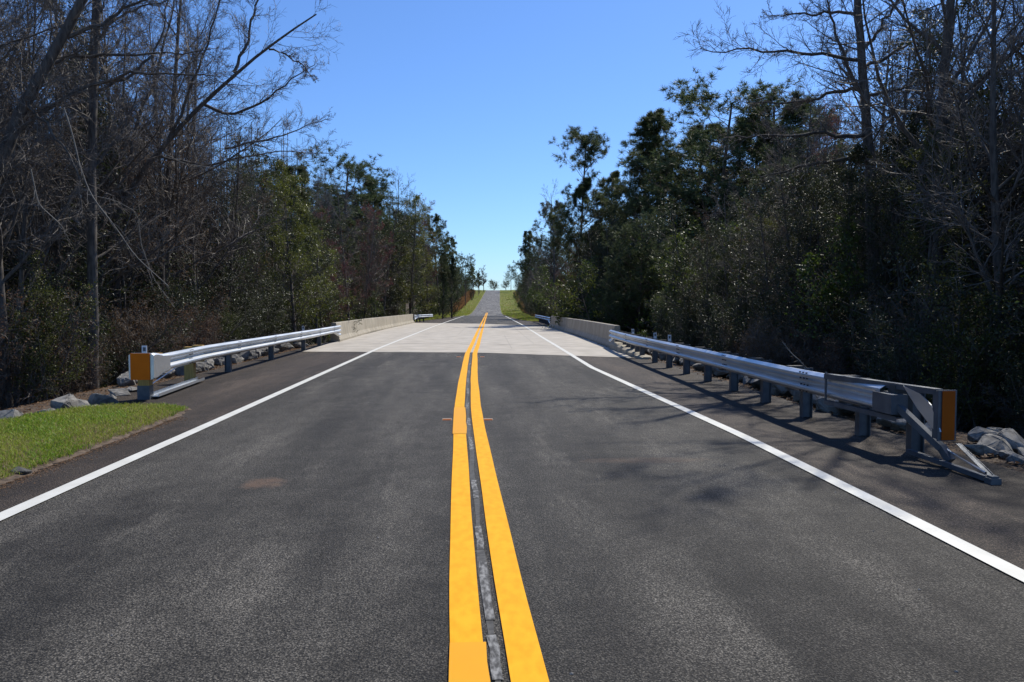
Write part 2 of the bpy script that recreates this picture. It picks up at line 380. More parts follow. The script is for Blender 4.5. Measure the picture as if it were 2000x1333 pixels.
# painted lines
Yl = np.concatenate([np.linspace(-12, 30, 80), np.linspace(30.5, 152, 120)])
Yl1 = Yl[Yl < 147]; 
strip('edge_line_left', Yl1, lambda y: fL(y) - .075, lambda y: fL(y) + .075, .014, M['white'])
strip('edge_line_right', Yl[Yl < 133], lambda y: fR(y) - .075, lambda y: fR(y) + .075, .014, M['white'])
YEL = [((878, 1333), (1072, 1333)), ((879, 1160), (1023, 1160)), ((879, 1004), (987, 1004)), ((884, 848), (951, 848)), ((888, 796), (939, 796)), ((896, 744), (933, 744)), ((906.5, 692), (933.6, 692))]
ce = [((G(*a)[0] + G(*b_)[0]) / 2, G(*a)[1]) for a, b_ in YEL]
ce = [(ce[0][0] + .06, 0), (.3, -12)][::-1] + ce + [(float(xc(y)), y) for y in (33, 40, 48, 60, 75, 100, 141, 183, 230)]
fC = fline(ce)
Yy = np.concatenate([np.linspace(-12, 30, 100), np.linspace(30.5, 172, 130)])
def wob(y, s): return .003 * math.sin(y * .7 + s) + .0015 * math.sin(y * 2.1 + s * 2)
strip('yellow_line_left', Yy, lambda y: fC(y) - .213 + wob(y, 1), lambda y: fC(y) - .05 + wob(y, 2), .014, M['yellow'])
strip('yellow_line_right', Yy, lambda y: fC(y) + .052 + wob(y, 3), lambda y: fC(y) + .216 + wob(y, 4), .014, M['yellow'])
g1 = G(900, 1262)[1]
strip('yellow_tape_near', np.linspace(2.2, g1, 8), lambda y: fC(y) - .219 + .003 * math.sin(y * 9), lambda y: fC(y) - .042 + .003 * math.sin(y * 14), .018, M['tape'])
strip('yellow_tape_far', np.linspace(G(900, 850)[1], G(900, 798)[1], 6), lambda y: fC(y) - .222, lambda y: fC(y) - .038 + .005 * math.sin(y * 5), .018, M['tape'])
strip('lane_seam', np.linspace(-12, 27, 90), lambda y: fC(y) - .03 + .012 * math.sin(y * 2.3), lambda y: fC(y) + .016 + .012 * math.sin(y * 3.1), .0075, M['seam'])
seam = []
y = 2.4
segs = [(1300, 1230), (1150, 1060), (960, 880), (905, 885), (880, 872), (850, 835), (820, 808), (795, 785), (775, 768), (758, 750), (742, 735), (728, 722), (716, 712), (706, 702)]
segs = [(1333, 1245), (1215, 1100), (1075, 1030), (975, 940), (880, 855), (832, 818), (800, 788), (770, 760), (748, 740), (730, 724), (714, 710)]
for a, b_ in segs:
    ya, yb = G(950, a)[1], G(950, b_)[1]
    seam.append(flat_line([(fC(yy) + random.uniform(-.012, .006), yy) for yy in np.linspace(ya, yb, 4)], .05, .011))
tag(link('worn_seam_marks', mesh_from('worn_seam_marks', seam, M['worn'])), kind='structure')

# ------------------------------------------------------------------ concrete barriers
def barrier(label, face, side):
    """face: list of (x,y) of the road-side toe; side +1 = right of road"""
    root = thing('concrete_barrier', label, 'barrier', (face[0][0], face[0][1], 0))
    prof = [(0, 0), (0, .08), (.10, .27), (.17, .86), (.185, .885), (.37, .885), (.39, .86), (.44, 0)]
    seg = []
    for (x, y) in face:
        seg.append([(x + side * a - face[0][0], y - face[0][1], z + zr(y) + .012) for a, z in (prof if side > 0 else prof[::-1])])
    link('wall', mesh_from('barrier_wall', sweep(seg), M['barrier']), root)
    return root
def interp_path(P, n):
    P = np.array(P); t = np.linspace(P[0, 1], P[-1, 1], n); return [(float(np.interp(y, P[:, 1], P[:, 0])), float(y)) for y in t]
bl = [G(664, 668), G(725, 650), G(810, 631)]
bar_l = barrier('long pale concrete barrier along the left edge of the bridge deck', interp_path(bl, 14), -1)
br_ = [G(1192, 680), G(1130, 657), (G(1072, 639)[0], G(1072, 639)[1])]
bar_r = barrier('shaded concrete barrier along the right edge of the bridge deck', interp_path(br_, 14), 1)
# formed pilaster block and joint grooves on the left barrier
o = bar_l; f0 = Vector((bl[0][0], bl[0][1]))
fl_ = fline(bl)
jl = []
for yy in (52.0, 62.0, 62.6, 44.0):
    x = fl_(yy)
    pr = [(-.004, .0), (-.004, .08), (.096, .27), (.166, .86), (.175, .89)]
    link('joint', mesh_from('barrier_joint', sweep([[(x - a - f0.x, yy + d - f0.y, z + .012) for a, z in pr] for d in (0, .05)], closed=False, cap=False), M['joint']), o)
# short date lettering plate replaced by small cast mark
cm = box(-.004, .0, .35, .75, .62, .70)
Vc = cm[0].copy(); Vc[:, 0] += (Vc[:, 2] * .118 - .0)
ck = link('cast_mark', mesh_from('cast_mark', [(Vc + np.array([.052, 0, .0]), cm[1], 0)], M['joint']), bar_r)
# low stepped concrete kerb at the right barrier end
x0, y0 = G(1197, 684); x1, y1 = G(1247, 700)
kr = thing('concrete_kerb', 'low pale concrete kerb stepping down from the right barrier end behind the rail', 'kerb', (x0, y0, 0))
kp = []
for i in range(5):
    t = i / 4; cx = (x1 - x0) * t; cy = (y1 - y0) * t; hh = .30 - .05 * i
    rg = []
    for dy in (-.55, -.42, .42, .55):
        s_ = .7 if abs(dy) > .5 else 1
        rg.append([(cx + .12 + a * s_, cy + dy, z * s_) for a, z in ((-.18, 0), (-.16, hh * .7), (-.08, hh), (.2, hh * .95), (.26, 0))])
    kp += sweep(rg)
link('kerb_block', mesh_from('kerb_block', kp, M['barrier']), kr)

# ------------------------------------------------------------------ guardrails
# profile: (depth towards road, height 0..1) of the w-beam, with a third wave opening for the transition
def wprofile(s, h0=.312, h1=.506):
    # returns list of (d, z measured down from the top)
    a = [(.0, .0), (.012, .004), (.078, .040), (.083, .060), (.078, .085), (.006, .135), (.0, .156)]
    b_ = [(.006, .177), (.078, .227), (.083, .250), (.078, .272), (.012, .308), (.0, .312)]
    c = [(.0, .350), (.006, .371), (.078, .421), (.083, .444), (.078, .466), (.012, .502), (.0, .506)]
    # collapsed form of the middle hump when s = 0: middle waves fold on top of the lower one
    mid0 = [(.006, .177)] * 2 + [(.078, .227)] * 2 + [(.080, .235)] * 2
    low0 = [(.083, .245), (.083, .250), (.083, .256), (.078, .268), (.072, .274), (.012, .308), (.0, .312)]
    P0 = a + mid0 + low0; P1 = a + b_ + c
    return [(p[0] * (1 - s) + q[0] * s, p[1] * (1 - s) + q[1] * s) for p, q in zip(P0, P1)]
def rail_mesh(path, ztop, trans_at=None, tlen=1.6, side=1, origin=(0, 0), splices=()):
    """path: list of (x,y) from the free end to the bridge; side=+1: rail on the right of the road (waves face -x)"""
    rg = []
    P = np.array(path); L_ = np.concatenate([[0], np.cumsum(np.hypot(*np.diff(P, axis=0).T))]); tot = L_[-1]
    n = max(8, int(tot / .35))
    for l in np.linspace(0, tot, n):
        x = np.interp(l, L_, P[:, 0]); y = np.interp(l, L_, P[:, 1])
        x2 = np.interp(min(l + .3, tot), L_, P[:, 0]); y2 = np.interp(min(l + .3, tot), L_, P[:, 1])
        x1_ = np.interp(max(l - .3, 0), L_, P[:, 0]); y1_ = np.interp(max(l - .3, 0), L_, P[:, 1])
        t = Vector((x2 - x1_, y2 - y1_)).normalized(); nn = Vector((-t.y, t.x)) * side * (1 if t.y > 0 else -1)
        s = 0
        if trans_at is not None: s = float(np.clip((l - (tot - trans_at)) / tlen, 0, 1))
        zt = ztop(y) + zr(y)
        pr = wprofile(s)
        front = [(x + nn.x * d - origin[0], y + nn.y * d - origin[1], zt - z) for d, z in pr]
        back = [(x + nn.x * (d - .006) - origin[0], y + nn.y * (d - .006) - origin[1], zt - z) for d, z in pr[::-1]]
        rg.append(front + back)
    parts = sweep(rg)
    # splice bolts
    for sp in splices:
        for k in (-.10, 0.0, .10):
            for zz in (.03, .105, .20, .285):
                l = sp + k; x = np.interp(l, L_, P[:, 0]); y = np.interp(l, L_, P[:, 1])
                d = np.interp(zz, [0, .04, .06, .085, .135, .156, .177, .227, .25, .272, .312], [.0, .078, .083, .078, .006, 0, .006, .078, .083, .078, 0])
                bx = x - side * d; zt = ztop(y) + zr(y) - zz
                parts.append(tuple([np.array(box(bx - .012 - origin[0], bx + .006 - origin[0], y - .014 - origin[1], y + .014 - origin[1], zt - .011, zt + .011)[0]), box(0, 1, 0, 1, 0, 1)[1], 1]))
    return parts
def ibeam(x, y, z0, z1, wx=.15, wy=.10, t=.009):
    return [box(x - wx / 2, x - wx / 2 + t, y - wy / 2, y + wy / 2, z0, z1), box(x + wx / 2 - t, x + wx / 2, y - wy / 2, y + wy / 2, z0, z1),
            box(x - wx / 2 + t, x + wx / 2 - t, y - t / 2, y + t / 2, z0, z1)]
def guardrail(label, path, ztop, posts, side, trans=1.9, wood=(), splice=3.81, refl=()):
    ox, oy = path[0]; root = thing('guardrail', label, 'guardrail', (ox, oy, 0))
    P = sorted(path, key=lambda p: p[1]); fx = fline(P)
    tot = sum(math.dist(path[i], path[i + 1]) for i in range(len(path) - 1))
    sp = [s for s in np.arange(2.0, tot - 1.5, splice)]
    me = mesh_from('rail', rail_mesh(path, ztop, trans, 1.3, side, (ox, oy), sp), [M['galv'], M['bolt']], False)
    link('rail', me, root)
    for i, yy in enumerate(posts):
        x = fx(yy) + side * .29; zt = ztop(yy)
        if yy in wood: link('post', mesh_from('post', [box(x - .10 - ox, x + .10 - ox, yy - .075 - oy, yy + .075 - oy, -.3, zt - .02)], M['wood']), root)
        else: link('post', mesh_from('post', ibeam(x - ox, yy - oy, -.3, zt - .02, .15, .11), M['galv_dull']), root)
        bx0 = fx(yy) + side * .002; bx1 = fx(yy) + side * .213
        a, b_ = sorted((bx0 - ox, bx1 - ox))
        link('blockout', mesh_from('blockout', [box(a, b_, yy - .07 - oy, yy + .07 - oy, zt - .34, zt + .015)], M['wood'] if yy in wood else M['block']), root)
        if yy in refl:
            link('reflector', mesh_from('reflector', [box(x - .045 - ox, x + .045 - ox, yy - .008 - oy, yy - oy, zt - .03, zt + .15)] + [box(x - .025 - ox, x + .025 - ox, yy - .011 - oy, yy - .0085 - oy, zt + .05, zt + .12, 1)], [M['reflw'], M['galv_dull']]), root)
    return root
# right near rail
RP = [(4.70, 8.5), (4.70, 9), (4.66, 10.8), (4.74, 13), (4.86, 16), (4.98, 20), (5.12, 24.5), (5.32, 28), (G(1192, 680)[0] + .08, G(1192, 680)[1] + .35)]
zt_r = lambda y: float(np.interp(y, [7, 10, 20, 31], [.755, .76, .74, .72]))
gr = guardrail('long shiny steel guardrail on the right shoulder with an orange marked impact head', RP, zt_r,
    [8.4, 9.55, 11.2, 12.95, 14.8, 16.7, 18.6, 20.5, 22.4, 24.4, 25.4, 26.4, 27.4, 28.4], 1, refl=(20.5, 22.4, 26.4))
ox, oy = RP[0]
def q(x, y, z): return (x - ox, y - oy, z)
# impact head: straps, feeder box, deflecting chute, impact plate
xr = 4.70
link('strap', mesh_from('strap', bar(q(xr - .10, 9.75, .775), q(xr + .13, 7.72, .79), .09, .012) + bar(q(xr - .145, 9.75, .745), q(xr + .09, 7.72, .765), .008, .06) , M['galv_dull']), gr)
link('strap', mesh_from('strap', bar(q(xr - .10, 9.75, .42), q(xr + .0, 8.2, .425), .08, .02) + bar(q(xr - .14, 9.75, .41), q(xr - .05, 8.2, .41), .01, .055), M['galv_dull']), gr)
link('strap', mesh_from('strap', bar(q(xr - .125, 9.74, .80), q(xr - .125, 9.74, .39), .02, .03, up=(0, 1, 0)), M['galv_dull']), gr)
link('feeder_box', mesh_from('feeder_box', [box(*[v - o_ for v, o_ in zip((xr - .11, xr + .08), (ox, ox))], *[v - oy for v in (8.2, 8.6)], .46, .68)], M['galv_dull']), gr)
link('chute', mesh_from('chute', bar(q(xr - .04, 8.30, .60), q(xr + .18, 7.72, .17), .075, .07) + bar(q(xr + .18, 7.74, .19), q(xr + .21, 7.62, .06), .075, .07), M['galv_dull']), gr)
tri = [(0, .78), (.26, .72), (.42, .62), (.56, .36), (.50, .34), (.22, .56)]
link('deflector_plate', mesh_from('deflector_plate', extrude([(-u, v) for u, v in tri], q(xr + .02, 8.2, 0), (-0.15, 1, 0), (0, 0, 1), (1, 0, 0), .012), M['galv']), gr)
link('impact_plate', mesh_from('impact_plate', extrude([(0, .26), (.20, .26), (.20, .79), (0, .79)], q(xr + .09, 7.66, 0), (1, .05, 0), (0, 0, 1), (0, 1, 0), .02) + bar(q(xr + .095, 7.72, .78), q(xr + .095, 7.72, .28), .012, .08, up=(0, 1, 0)), M['galv_dull']), gr)
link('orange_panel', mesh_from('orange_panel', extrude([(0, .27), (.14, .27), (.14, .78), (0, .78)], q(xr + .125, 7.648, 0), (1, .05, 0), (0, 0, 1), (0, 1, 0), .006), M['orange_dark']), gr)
ae = G(1945, 945)
link('ground_strut', mesh_from('ground_strut', bar(q(ae[0] - .06, ae[1] + .05, .06), q(4.80, 8.2, .075), .05, .008) + bar(q(ae[0] - .085, ae[1] + .05, .035), q(4.775, 8.2, .055), .006, .04) + bar(q(ae[0] - .02, ae[1] + .05, .06), q(4.98, 7.62, .24), .045, .008) + bar(q(ae[0] + .01, ae[1] + .05, .05), q(5.01, 7.62, .22), .006, .05), M['galv_dull']), gr)
link('anchor_post', mesh_from('anchor_post', [box(ae[0] - .08 - ox, ae[0] + .02 - ox, ae[1] - .05 - oy, ae[1] + .05 - oy, -.1, .055), box(ae[0] - .065 - ox, ae[0] + .005 - ox, ae[1] - .035 - oy, ae[1] + .035 - oy, .055, .075)], M['galv_dull']), gr)
link('anchor_cable', mesh_from('anchor_cable', [tube_path([q(ae[0] - .03, ae[1] + .1, .08), q(4.92, 7.6, .14), q(4.86, 8.3, .35)], [.012] * 3, 6)], M['galv']), gr)
# left near rail
e0 = W(308, 690, 13.75)
LP_ = [(e0[0], 13.75), (-5.85, 17), (-6.0, 24), (-6.12, 30), (G(664, 668)[0] - .06, G(664, 668)[1] + .3)]
zt_l = lambda y: float(np.interp(y, [13, 20, 35], [.81, .80, .77]))
gl = guardrail('shiny steel guardrail on the left shoulder with an orange wrapped end on timber posts', LP_, zt_l,
    [13.95, 16.9, 19.7, 24.2, 29.2, 32.7], -1, wood=(13.95, 16.9), refl=(13.95, 29.2))
ox2, oy2 = LP_[0]
def q2(x, y, z): return (x - ox2, y - oy2, z)
# squared end shell growing out of the rail, orange sheet on its face
rg = []
for t, w0, z0, z1 in ((0.30, .10, .50, .81), (0.0, .13, .47, .82), (-.20, .17, .42, .85), (-.34, .2, .40, .86), (-.42, .17, .41, .85)):
    xx = e0[0]
    rg.append([(xx + a - ox2, 13.75 + t - oy2, z) for a, z in ((.10, z0 + .03), (.10, z1 - .03), (.06, z1), (-.22 - w0 * .4, z1), (-.25 - w0 * .4, z1 - .03), (-.25 - w0 * .4, z0 + .03), (-.22 - w0 * .4, z0), (.06, z0))])
link('end_shell', mesh_from('end_shell', sweep(rg), M['galv'], False), gl)
link('orange_panel', mesh_from('orange_panel', extrude([(-.345, .405), (-.02, .405), (-.02, .86), (-.345, .86)], q2(e0[0] + .06, 13.75 - .435, 0), (1, 0, 0), (0, 0, 1), (0, 1, 0), .008), M['orange']), gl)
px_ = fline(LP_)(13.95) - .29
link('steel_sleeve', mesh_from('steel_sleeve', [box(px_ - .108 - ox2, px_ + .108 - ox2, 13.95 - .083 - oy2, 13.95 + .083 - oy2, -.1, .25)], M['galv_dull']), gl)
px2 = fline(LP_)(16.9) - .29
link('ground_strut', mesh_from('ground_strut', bar(q2(px_ + .16, 13.95, .05), q2(px2 + .16, 17.1, .05), .15, .012) + bar(q2(px_ + .09, 13.95, .085), q2(px2 + .09, 17.1, .085), .01, .07) + bar(q2(px_ + .235, 13.95, .075), q2(px2 + .235, 17.1, .075), .01, .05), M['galv']), gl)
link('anchor_cable', mesh_from('anchor_cable', [tube_path([q2(px_ + .02, 13.9, .2), q2(px2 + .2, 16.4, .58)], [.011] * 2, 6)], M['galv']), gl)
# far rails beyond the bridge
fa = G(810, 631); fb = G(842, 628)
guardrail('short far steel guardrail at the left end of the bridge', [(fb[0] + .1, fb[1] + 1), ((fa[0] + fb[0]) / 2 - .1, (fa[1] + fb[1]) / 2), (fa[0] - .05, fa[1] - .3)], lambda y: .8,
    [fa[1] + 1.2, fa[1] + 2.6, fa[1] + 4.2, fa[1] + 6], -1, trans=1.6)
fa = G(1072, 639); fb = G(1046, 629)
guardrail('short far steel guardrail at the right end of the bridge', [(fb[0], fb[1]), ((fa[0] + fb[0]) / 2 + .1, (fa[1] + fb[1]) / 2), (fa[0] + .1, fa[1] - .3)], lambda y: .78,
    [fa[1] + 1.5 + 2.2 * i for i in range(int((fb[1] - fa[1] - 1) / 2.2))], 1, trans=1.9)

# ------------------------------------------------------------------ raised pavement markers
def marker(x, y, label, w_=.15):
    t = thing('pavement_marker', label, 'road marker', (x, y, .004), 0, 'amber pavement markers by the centre lines')
    rg = [[(-w_ / 2, -.05, 0), (w_ / 2, -.05, 0), (w_ / 2, .05, 0), (-w_ / 2, .05, 0)], [(-w_ / 2 + .01, -.025, .02), (w_ / 2 - .01, -.025, .02), (w_ / 2 - .01, .025, .02), (-w_ / 2 + .01, .025, .02)]]
    link('housing', mesh_from('housing', sweep(rg), M['marker_base']), t)
    link('lens', mesh_from('lens', [(np.array([(-w_ / 2 + .012, -.050, .003), (w_ / 2 - .012, -.050, .003), (w_ / 2 - .018, -.029, .019), (-w_ / 2 + .018, -.029, .019)]), np.array([(0, 1, 2, 3)]))], M['reflo']), t)
a = G(873, 821); marker(*a, 'near amber road marker left of the double yellow lines')
a = G(953, 821); marker(*a, 'near amber road marker right of the double yellow lines')
a = G(896, 698); marker(*a, 'far amber road marker left of the yellow lines just before the bridge deck')
a = G(942, 698); marker(*a, 'far amber road marker right of the yellow lines just before the bridge deck')

# ------------------------------------------------------------------ rocks
def rock_mesh(seed):
    r = random.Random(seed); bm = bmesh.new()
    for _ in range(15):
        v = Vector((r.gauss(0, 1), r.gauss(0, 1), r.gauss(0, 1))).normalized() * r.uniform(.8, 1.05)
        bm.verts.new((v.x * .5, v.y * .38, v.z * .3))
    bmesh.ops.convex_hull(bm, input=bm.verts)
    for v in [v for v in bm.verts if not v.link_faces]: bm.verts.remove(v)
    bmesh.ops.bevel(bm, geom=bm.edges[:], offset=.018, segments=1, affect='EDGES')
    bmesh.ops.triangulate(bm, faces=bm.faces)
    bmesh.ops.subdivide_edges(bm, edges=bm.edges, cuts=2, use_grid_fill=True)
    for v in bm.verts:
        v.co += Vector((r.gauss(0, .006), r.gauss(0, .006), r.gauss(0, .006)))
    me = bpy.data.meshes.new('rock'); bm.to_mesh(me); bm.free(); me.materials.append(M['rock']); return me
rocks = [rock_mesh(i) for i in range(9)]
def put_rock(x, y, s, label, group, sink=.25):
    o = link('rock', random.choice(rocks)); k = s * random.uniform(.85, 1.15)
    o.scale = (k, k * random.uniform(.8, 1.1), k * random.uniform(.75, 1.1))
    o.rotation_euler = (random.uniform(-.4, .4), random.uniform(-.4, .4), random.uniform(0, 6.3))
    o.location = (x, y, float(gz(x, y)) + .3 * k * (1 - 2 * sink)); tag(o, label, 'rock', group)
LR = 'grey riprap rock lying in the row behind the left guardrail'
for i in range(80):
    y = 17 + (33 - 17) * i / 79 + random.uniform(-.2, .2)
    put_rock(random.uniform(-8.1, -7.0), y, random.uniform(.35, .85), LR, 'rocks behind the left guardrail')
for px, py, s in ((15, 828, .75), (80, 812, .5), (125, 800, .9), (160, 797, .55), (200, 790, .8), (232, 772, .7), (182, 800, .4), (55, 820, .35), (100, 806, .4), (262, 765, .5), (150, 790, .5), (215, 782, .45)):
    x, y = G(px, py); put_rock(x, y, s * .8, 'grey riprap rock edging the thicket left of the orange wrapped rail end', 'rocks left of the orange wrapped rail end', .3)
x, y = G(510, 696); put_rock(x - .6, y + .2, 1.5, 'largest pale angular rock under the middle of the left guardrail', None, .2)
RR = 'dark shaded riprap rock lying in the row behind the right guardrail'
for i in range(74):
    y = 8.2 + (28 - 8.2) * i / 73 + random.uniform(-.2, .2); xe = float(np.interp(y, [8, 15, 28], [5.6, 5.7, 6.1]))
    put_rock(xe + .05 + abs(random.gauss(0, .38)), y, random.uniform(.45, .95) * (.6 if y < 10.5 else 1), RR, 'rocks behind the right guardrail', .12)
for px, py, s in ((1905, 885, .8), (1945, 905, .45), (1975, 900, .7), (1990, 915, .5), (1930, 895, .4)):
    x, y = G(px, py); put_rock(x + .3, y + .1, s * .62, 'shaded grey rock on the ground right of the impact head', 'rocks right of the impact head', .25)

# ------------------------------------------------------------------ grass
def blades(n, xf, h0, h1, wd, lean=.5, zoff=0.0):
    pts = xf(n); x, y, z = pts.T; n = len(x)
    h = rng.uniform(h0, h1, n) * rng.uniform(.6, 1, n); th = rng.uniform(0, 6.283, n); ph = rng.uniform(0, 6.283, n)
    ln = rng.uniform(0, lean, n) * h
    dx = np.cos(th) * wd / 2; dy = np.sin(th) * wd / 2
    a = np.stack([x - dx, y - dy, z], -1); b = np.stack([x + dx, y + dy, z], -1)
    mx = x + np.cos(ph) * ln * .35; my = y + np.sin(ph) * ln * .35
    c = np.stack([mx + dx * .8, my + dy * .8, z + h * .6], -1); d = np.stack([mx - dx * .8, my - dy * .8, z + h * .6], -1)
    e = np.stack([x + np.cos(ph) * ln, y + np.sin(ph) * ln, z + h], -1)
    V = np.stack([a, b, c, d, e], 1).reshape(-1, 3); i = np.arange(n)[:, None] * 5
    return [(V, (i + np.array([[0, 1, 2, 3]]))), (np.zeros((0, 3)), (i + np.array([[3, 2, 4]])) - len(V) if False else np.zeros((0, 3), int))] if False else (V, i + np.array([[0, 1, 2, 3]]), i + np.array([[3, 2, 4]]))
def blade_mesh(name, sets):
    parts = []
    for (V, F4, F3), m in sets:
        parts.append((V, F4, m)); parts.append((np.zeros((0, 3)), F3 - len(V), m))
    return parts
def grass_obj(name, sets, mats, label=None):
    parts = []
    for (V, F4, F3), m in sets:
        parts.append((V, F4, m))
        # triangles reuse the vertices just added
        parts.append((V[:0], F3 - len(V), m))
    o = link(name, mesh_from(name, parts, mats)); tag(o, label, 'grass' if label else None, kind='stuff'); return o
# near-left patch: boundary measured on the photo
gy = [-4, 4, G(0, 948)[1], G(200, 872)[1], G(340, 818)[1], G(366, 803)[1]]
gxr = [-4.15, -4.3, G(0, 948)[0], G(200, 872)[0], G(340, 818)[0], G(366, 803)[0]]
tipx, tipy = G(366, 801)
def edge_r(y): return np.interp(y, gy, gxr)
def back_y(x): return np.interp(x, [-9, G(0, 832)[0], G(150, 808)[0], G(250, 799)[0], tipx], [G(0, 832)[1] - .6, G(0, 832)[1], G(150, 808)[1], G(250, 799)[1], tipy])
def patch_pts(n):
    P = np.stack([rng.uniform(-8, -4, n * 2), rng.uniform(3.5, tipy, n * 2)], -1)
    e = edge_r(P[:, 1]) - .04 * np.abs(np.sin(P[:, 1] * 7)) - .03 * np.abs(np.sin(P[:, 1] * 19)) + rng.normal(0, .025, len(P)); k = (P[:, 0] < e) & (P[:, 1] < back_y(P[:, 0]))
    P = P[k][:n]; return np.stack([P[:, 0], P[:, 1], .03 + .05 * sm(edge_r(P[:, 1]) - P[:, 0], 0, .5)], -1)
def clump_pts(n):
    P = patch_pts(n * 5); k = (np.sin(P[:, 0] * 2.1 + 1) * np.sin(P[:, 1] * 1.3 + .4) + .5 * np.sin(P[:, 0] * 5.3 + P[:, 1] * 3.7)) > rng.normal(.4, .45, len(P)); return P[k][:n]
def patch_dry(n):
    P = patch_pts(n * 4); d = edge_r(P[:, 1]) - P[:, 0]; k = rng.random(len(P)) < np.exp(-d * 2.5) + .40; return P[k][:n]
rowsY = np.linspace(-3, tipy, 260)
soil = []
pr = []
for y in rowsY:
    xe = float(edge_r(y)); l = -9.0
    # left limit follows the back edge of the patch
    cand = np.linspace(-9, xe, 60); ok = cand[back_y(cand) > y]; l = ok[0] if len(ok) else xe - .05
    row = [(l, y, -.02)] + [(l + (xe - l) * t, y, .03 + .05 * float(sm(xe - (l + (xe - l) * t), 0, .5)) + .008 * math.sin(y * 9 + t * 40)) for t in np.linspace(.03, .985, 22)] + [(xe + .02 + .03 * math.sin(y * 6) + .02 * math.sin(y * 17.3) + .015 * math.sin(y * 41), y, .004)]
    pr.append(row)
P = np.array(pr); ix = np.arange(P.shape[0] * P.shape[1]).reshape(P.shape[:2])
F = np.stack([ix[:-1, :-1], ix[:-1, 1:], ix[1:, 1:], ix[1:, :-1]], -1).reshape(-1, 4)
tag(link('soil_bed', mesh_from('soil_bed', [(P.reshape(-1, 3), F)], M['soil'], True)), kind='structure')
grass_obj('grass', [(blades(90000, patch_pts, .025, .075, .006, 1.4), 0), (blades(52000, patch_dry, .02, .06, .005, 2.0), 1), (blades(20000, clump_pts, .03, .07, .010, 1.4), 2)], [M['grass'], M['drygrass'], M['weed']])
# far verges
def eL(y): return float(xc(y)) - float(np.interp(y, [0, 80, 95, 140, 200, 260, 370], [8.6, 8.4, 7.4, 6.9, 7.0, 7.3, 8.5]))
def eR(y): return float(xc(y)) + float(np.interp(y, [0, 60, 100, 150, 220, 370], [8.4, 8.4, 7.2, 7.6, 8.6, 9.2]))
Yv = np.linspace(86, 480, 200)
strip('grass_verge_left', Yv, lambda y: eL(y) - 1.5, lambda y: max(padL(y) - .02 if y < 150 else -99, float(xc(y)) - 3.28 if y > 140 else -99), .07, M['field'], cols=14, zf=gz)
strip('grass_verge_right', Yv, lambda y: (padR(y) + .02) if y < 148 else float(xc(y)) + 3.28, lambda y: eR(y) + 1.5, .07, M['field'], cols=14, zf=gz)
def verge_pts(side, y0, y1, w0=0, w1=1):
    def f(n):
        y = rng.uniform(y0, y1, n)
        if side < 0: a = np.array([eL(v) - 1 for v in y]); b = np.array([min(float(xc(v)) - 3.4, padL(v) - .1) if v < 150 else float(xc(v)) - 3.4 for v in y])
        else: b = np.array([eR(v) + 1 for v in y]); a = np.array([max(float(xc(v)) + 3.4, padR(v) + .1) if v < 150 else float(xc(v)) + 3.4 for v in y])
        t = rng.uniform(w0, w1, n); x = a + (b - a) * t; return np.stack([x, y, gz(x, y) + .06], -1)
    return f
grass_obj('verge_grass', [(blades(26000, verge_pts(-1, 88, 370), .08, .2, .05, .8), 0), (blades(26000, verge_pts(1, 85, 370), .08, .2, .05, .8), 0), (blades(17000, verge_pts(-1, 88, 370), .08, .2, .05, .8), 1), (blades(15000, verge_pts(1, 85, 370), .08, .2, .05, .8), 1)], [M['grass'], M['drygrass']])
grass_obj('broom_sedge', [(blades(9000, verge_pts(-1, 150, 330, -.16, .34), .7, 1.6, .07, .5), 0), (blades(3000, verge_pts(1, 105, 330, .82, 1.15), .5, 1.0, .05, .5), 0)], [M['sedge']])
# litter on the shoulders
def scatter_leaves(n, f, size):
    P = f(n); n = len(P); u = nrm(rng.normal(0, 1, (n, 3)) * [1, 1, .25]); v = nrm(np.cross(u, nrm(rng.normal(0, .35, (n, 3)) + [0, 0, 1])))
    s = rng.uniform(.5, 1, (n, 1)) * size
    V = np.stack([P - u * s, P + v * s * .45, P + u * s, P - v * s * .45], 1) + np.array([0, 0, size * .25]); return (V.reshape(-1, 3), np.arange(n * 4).reshape(-1, 4))
def lit(n):
    y = rng.uniform(5, 34, n); s = rng.random(n) < .5
    x = np.where(s, -6.75 - np.abs(rng.normal(0, .9, n)), 5.45 + np.abs(rng.normal(0, .9, n))); return np.stack([x, y, np.maximum(gz(x, y), np.where((x > -6.9) & (x < padR(20)), .002, -9)) + .004], -1)
def lit2(n):
    y = rng.uniform(-1, 11.6, n); x = edge_r(y) + .05 + rng.exponential(.06, n) - .03; return np.stack([x, y, np.full(n, .006)], -1)
o = link('leaf_litter', mesh_from('leaf_litter', [scatter_leaves(16000, lit, .035), scatter_leaves(7000, lit2, .013)], M['dryleaf'])); tag(o, kind='stuff')
x, y = G(36, 930); o = link('asphalt_chunk', rocks[3]); o.scale = (.24, .2, .2); o.location = (x, y, .035); o.rotation_euler = (.1, .05, .4)
o.data = rocks[3].copy(); o.data.materials.clear(); o.data.materials.append(M['seam']); tag(o, 'black lump of broken asphalt at the grass edge in the lower left', 'asphalt chunk')
# few pale stones and chips on the road
ch = []
for _ in range(70):
    x = random.uniform(-4.2, 5.2); y = random.uniform(3, 26) ** 1.0; r = random.uniform(.004, .009)
    v = np.array([(-1, -1, 0), (1.2, -.8, 0), (.9, 1, 0), (-1, .8, 0), (-.3, -.2, .9), (.5, .3, .8)]) * r + np.array([x, y, .006])
    ch.append((v, np.array([(0, 1, 4), (1, 5, 4), (1, 2, 5), (2, 3, 5), (3, 4, 5), (3, 0, 4)])))
o = link('loose_gravel', mesh_from('loose_gravel', ch, M['rock'])); tag(o, kind='stuff')

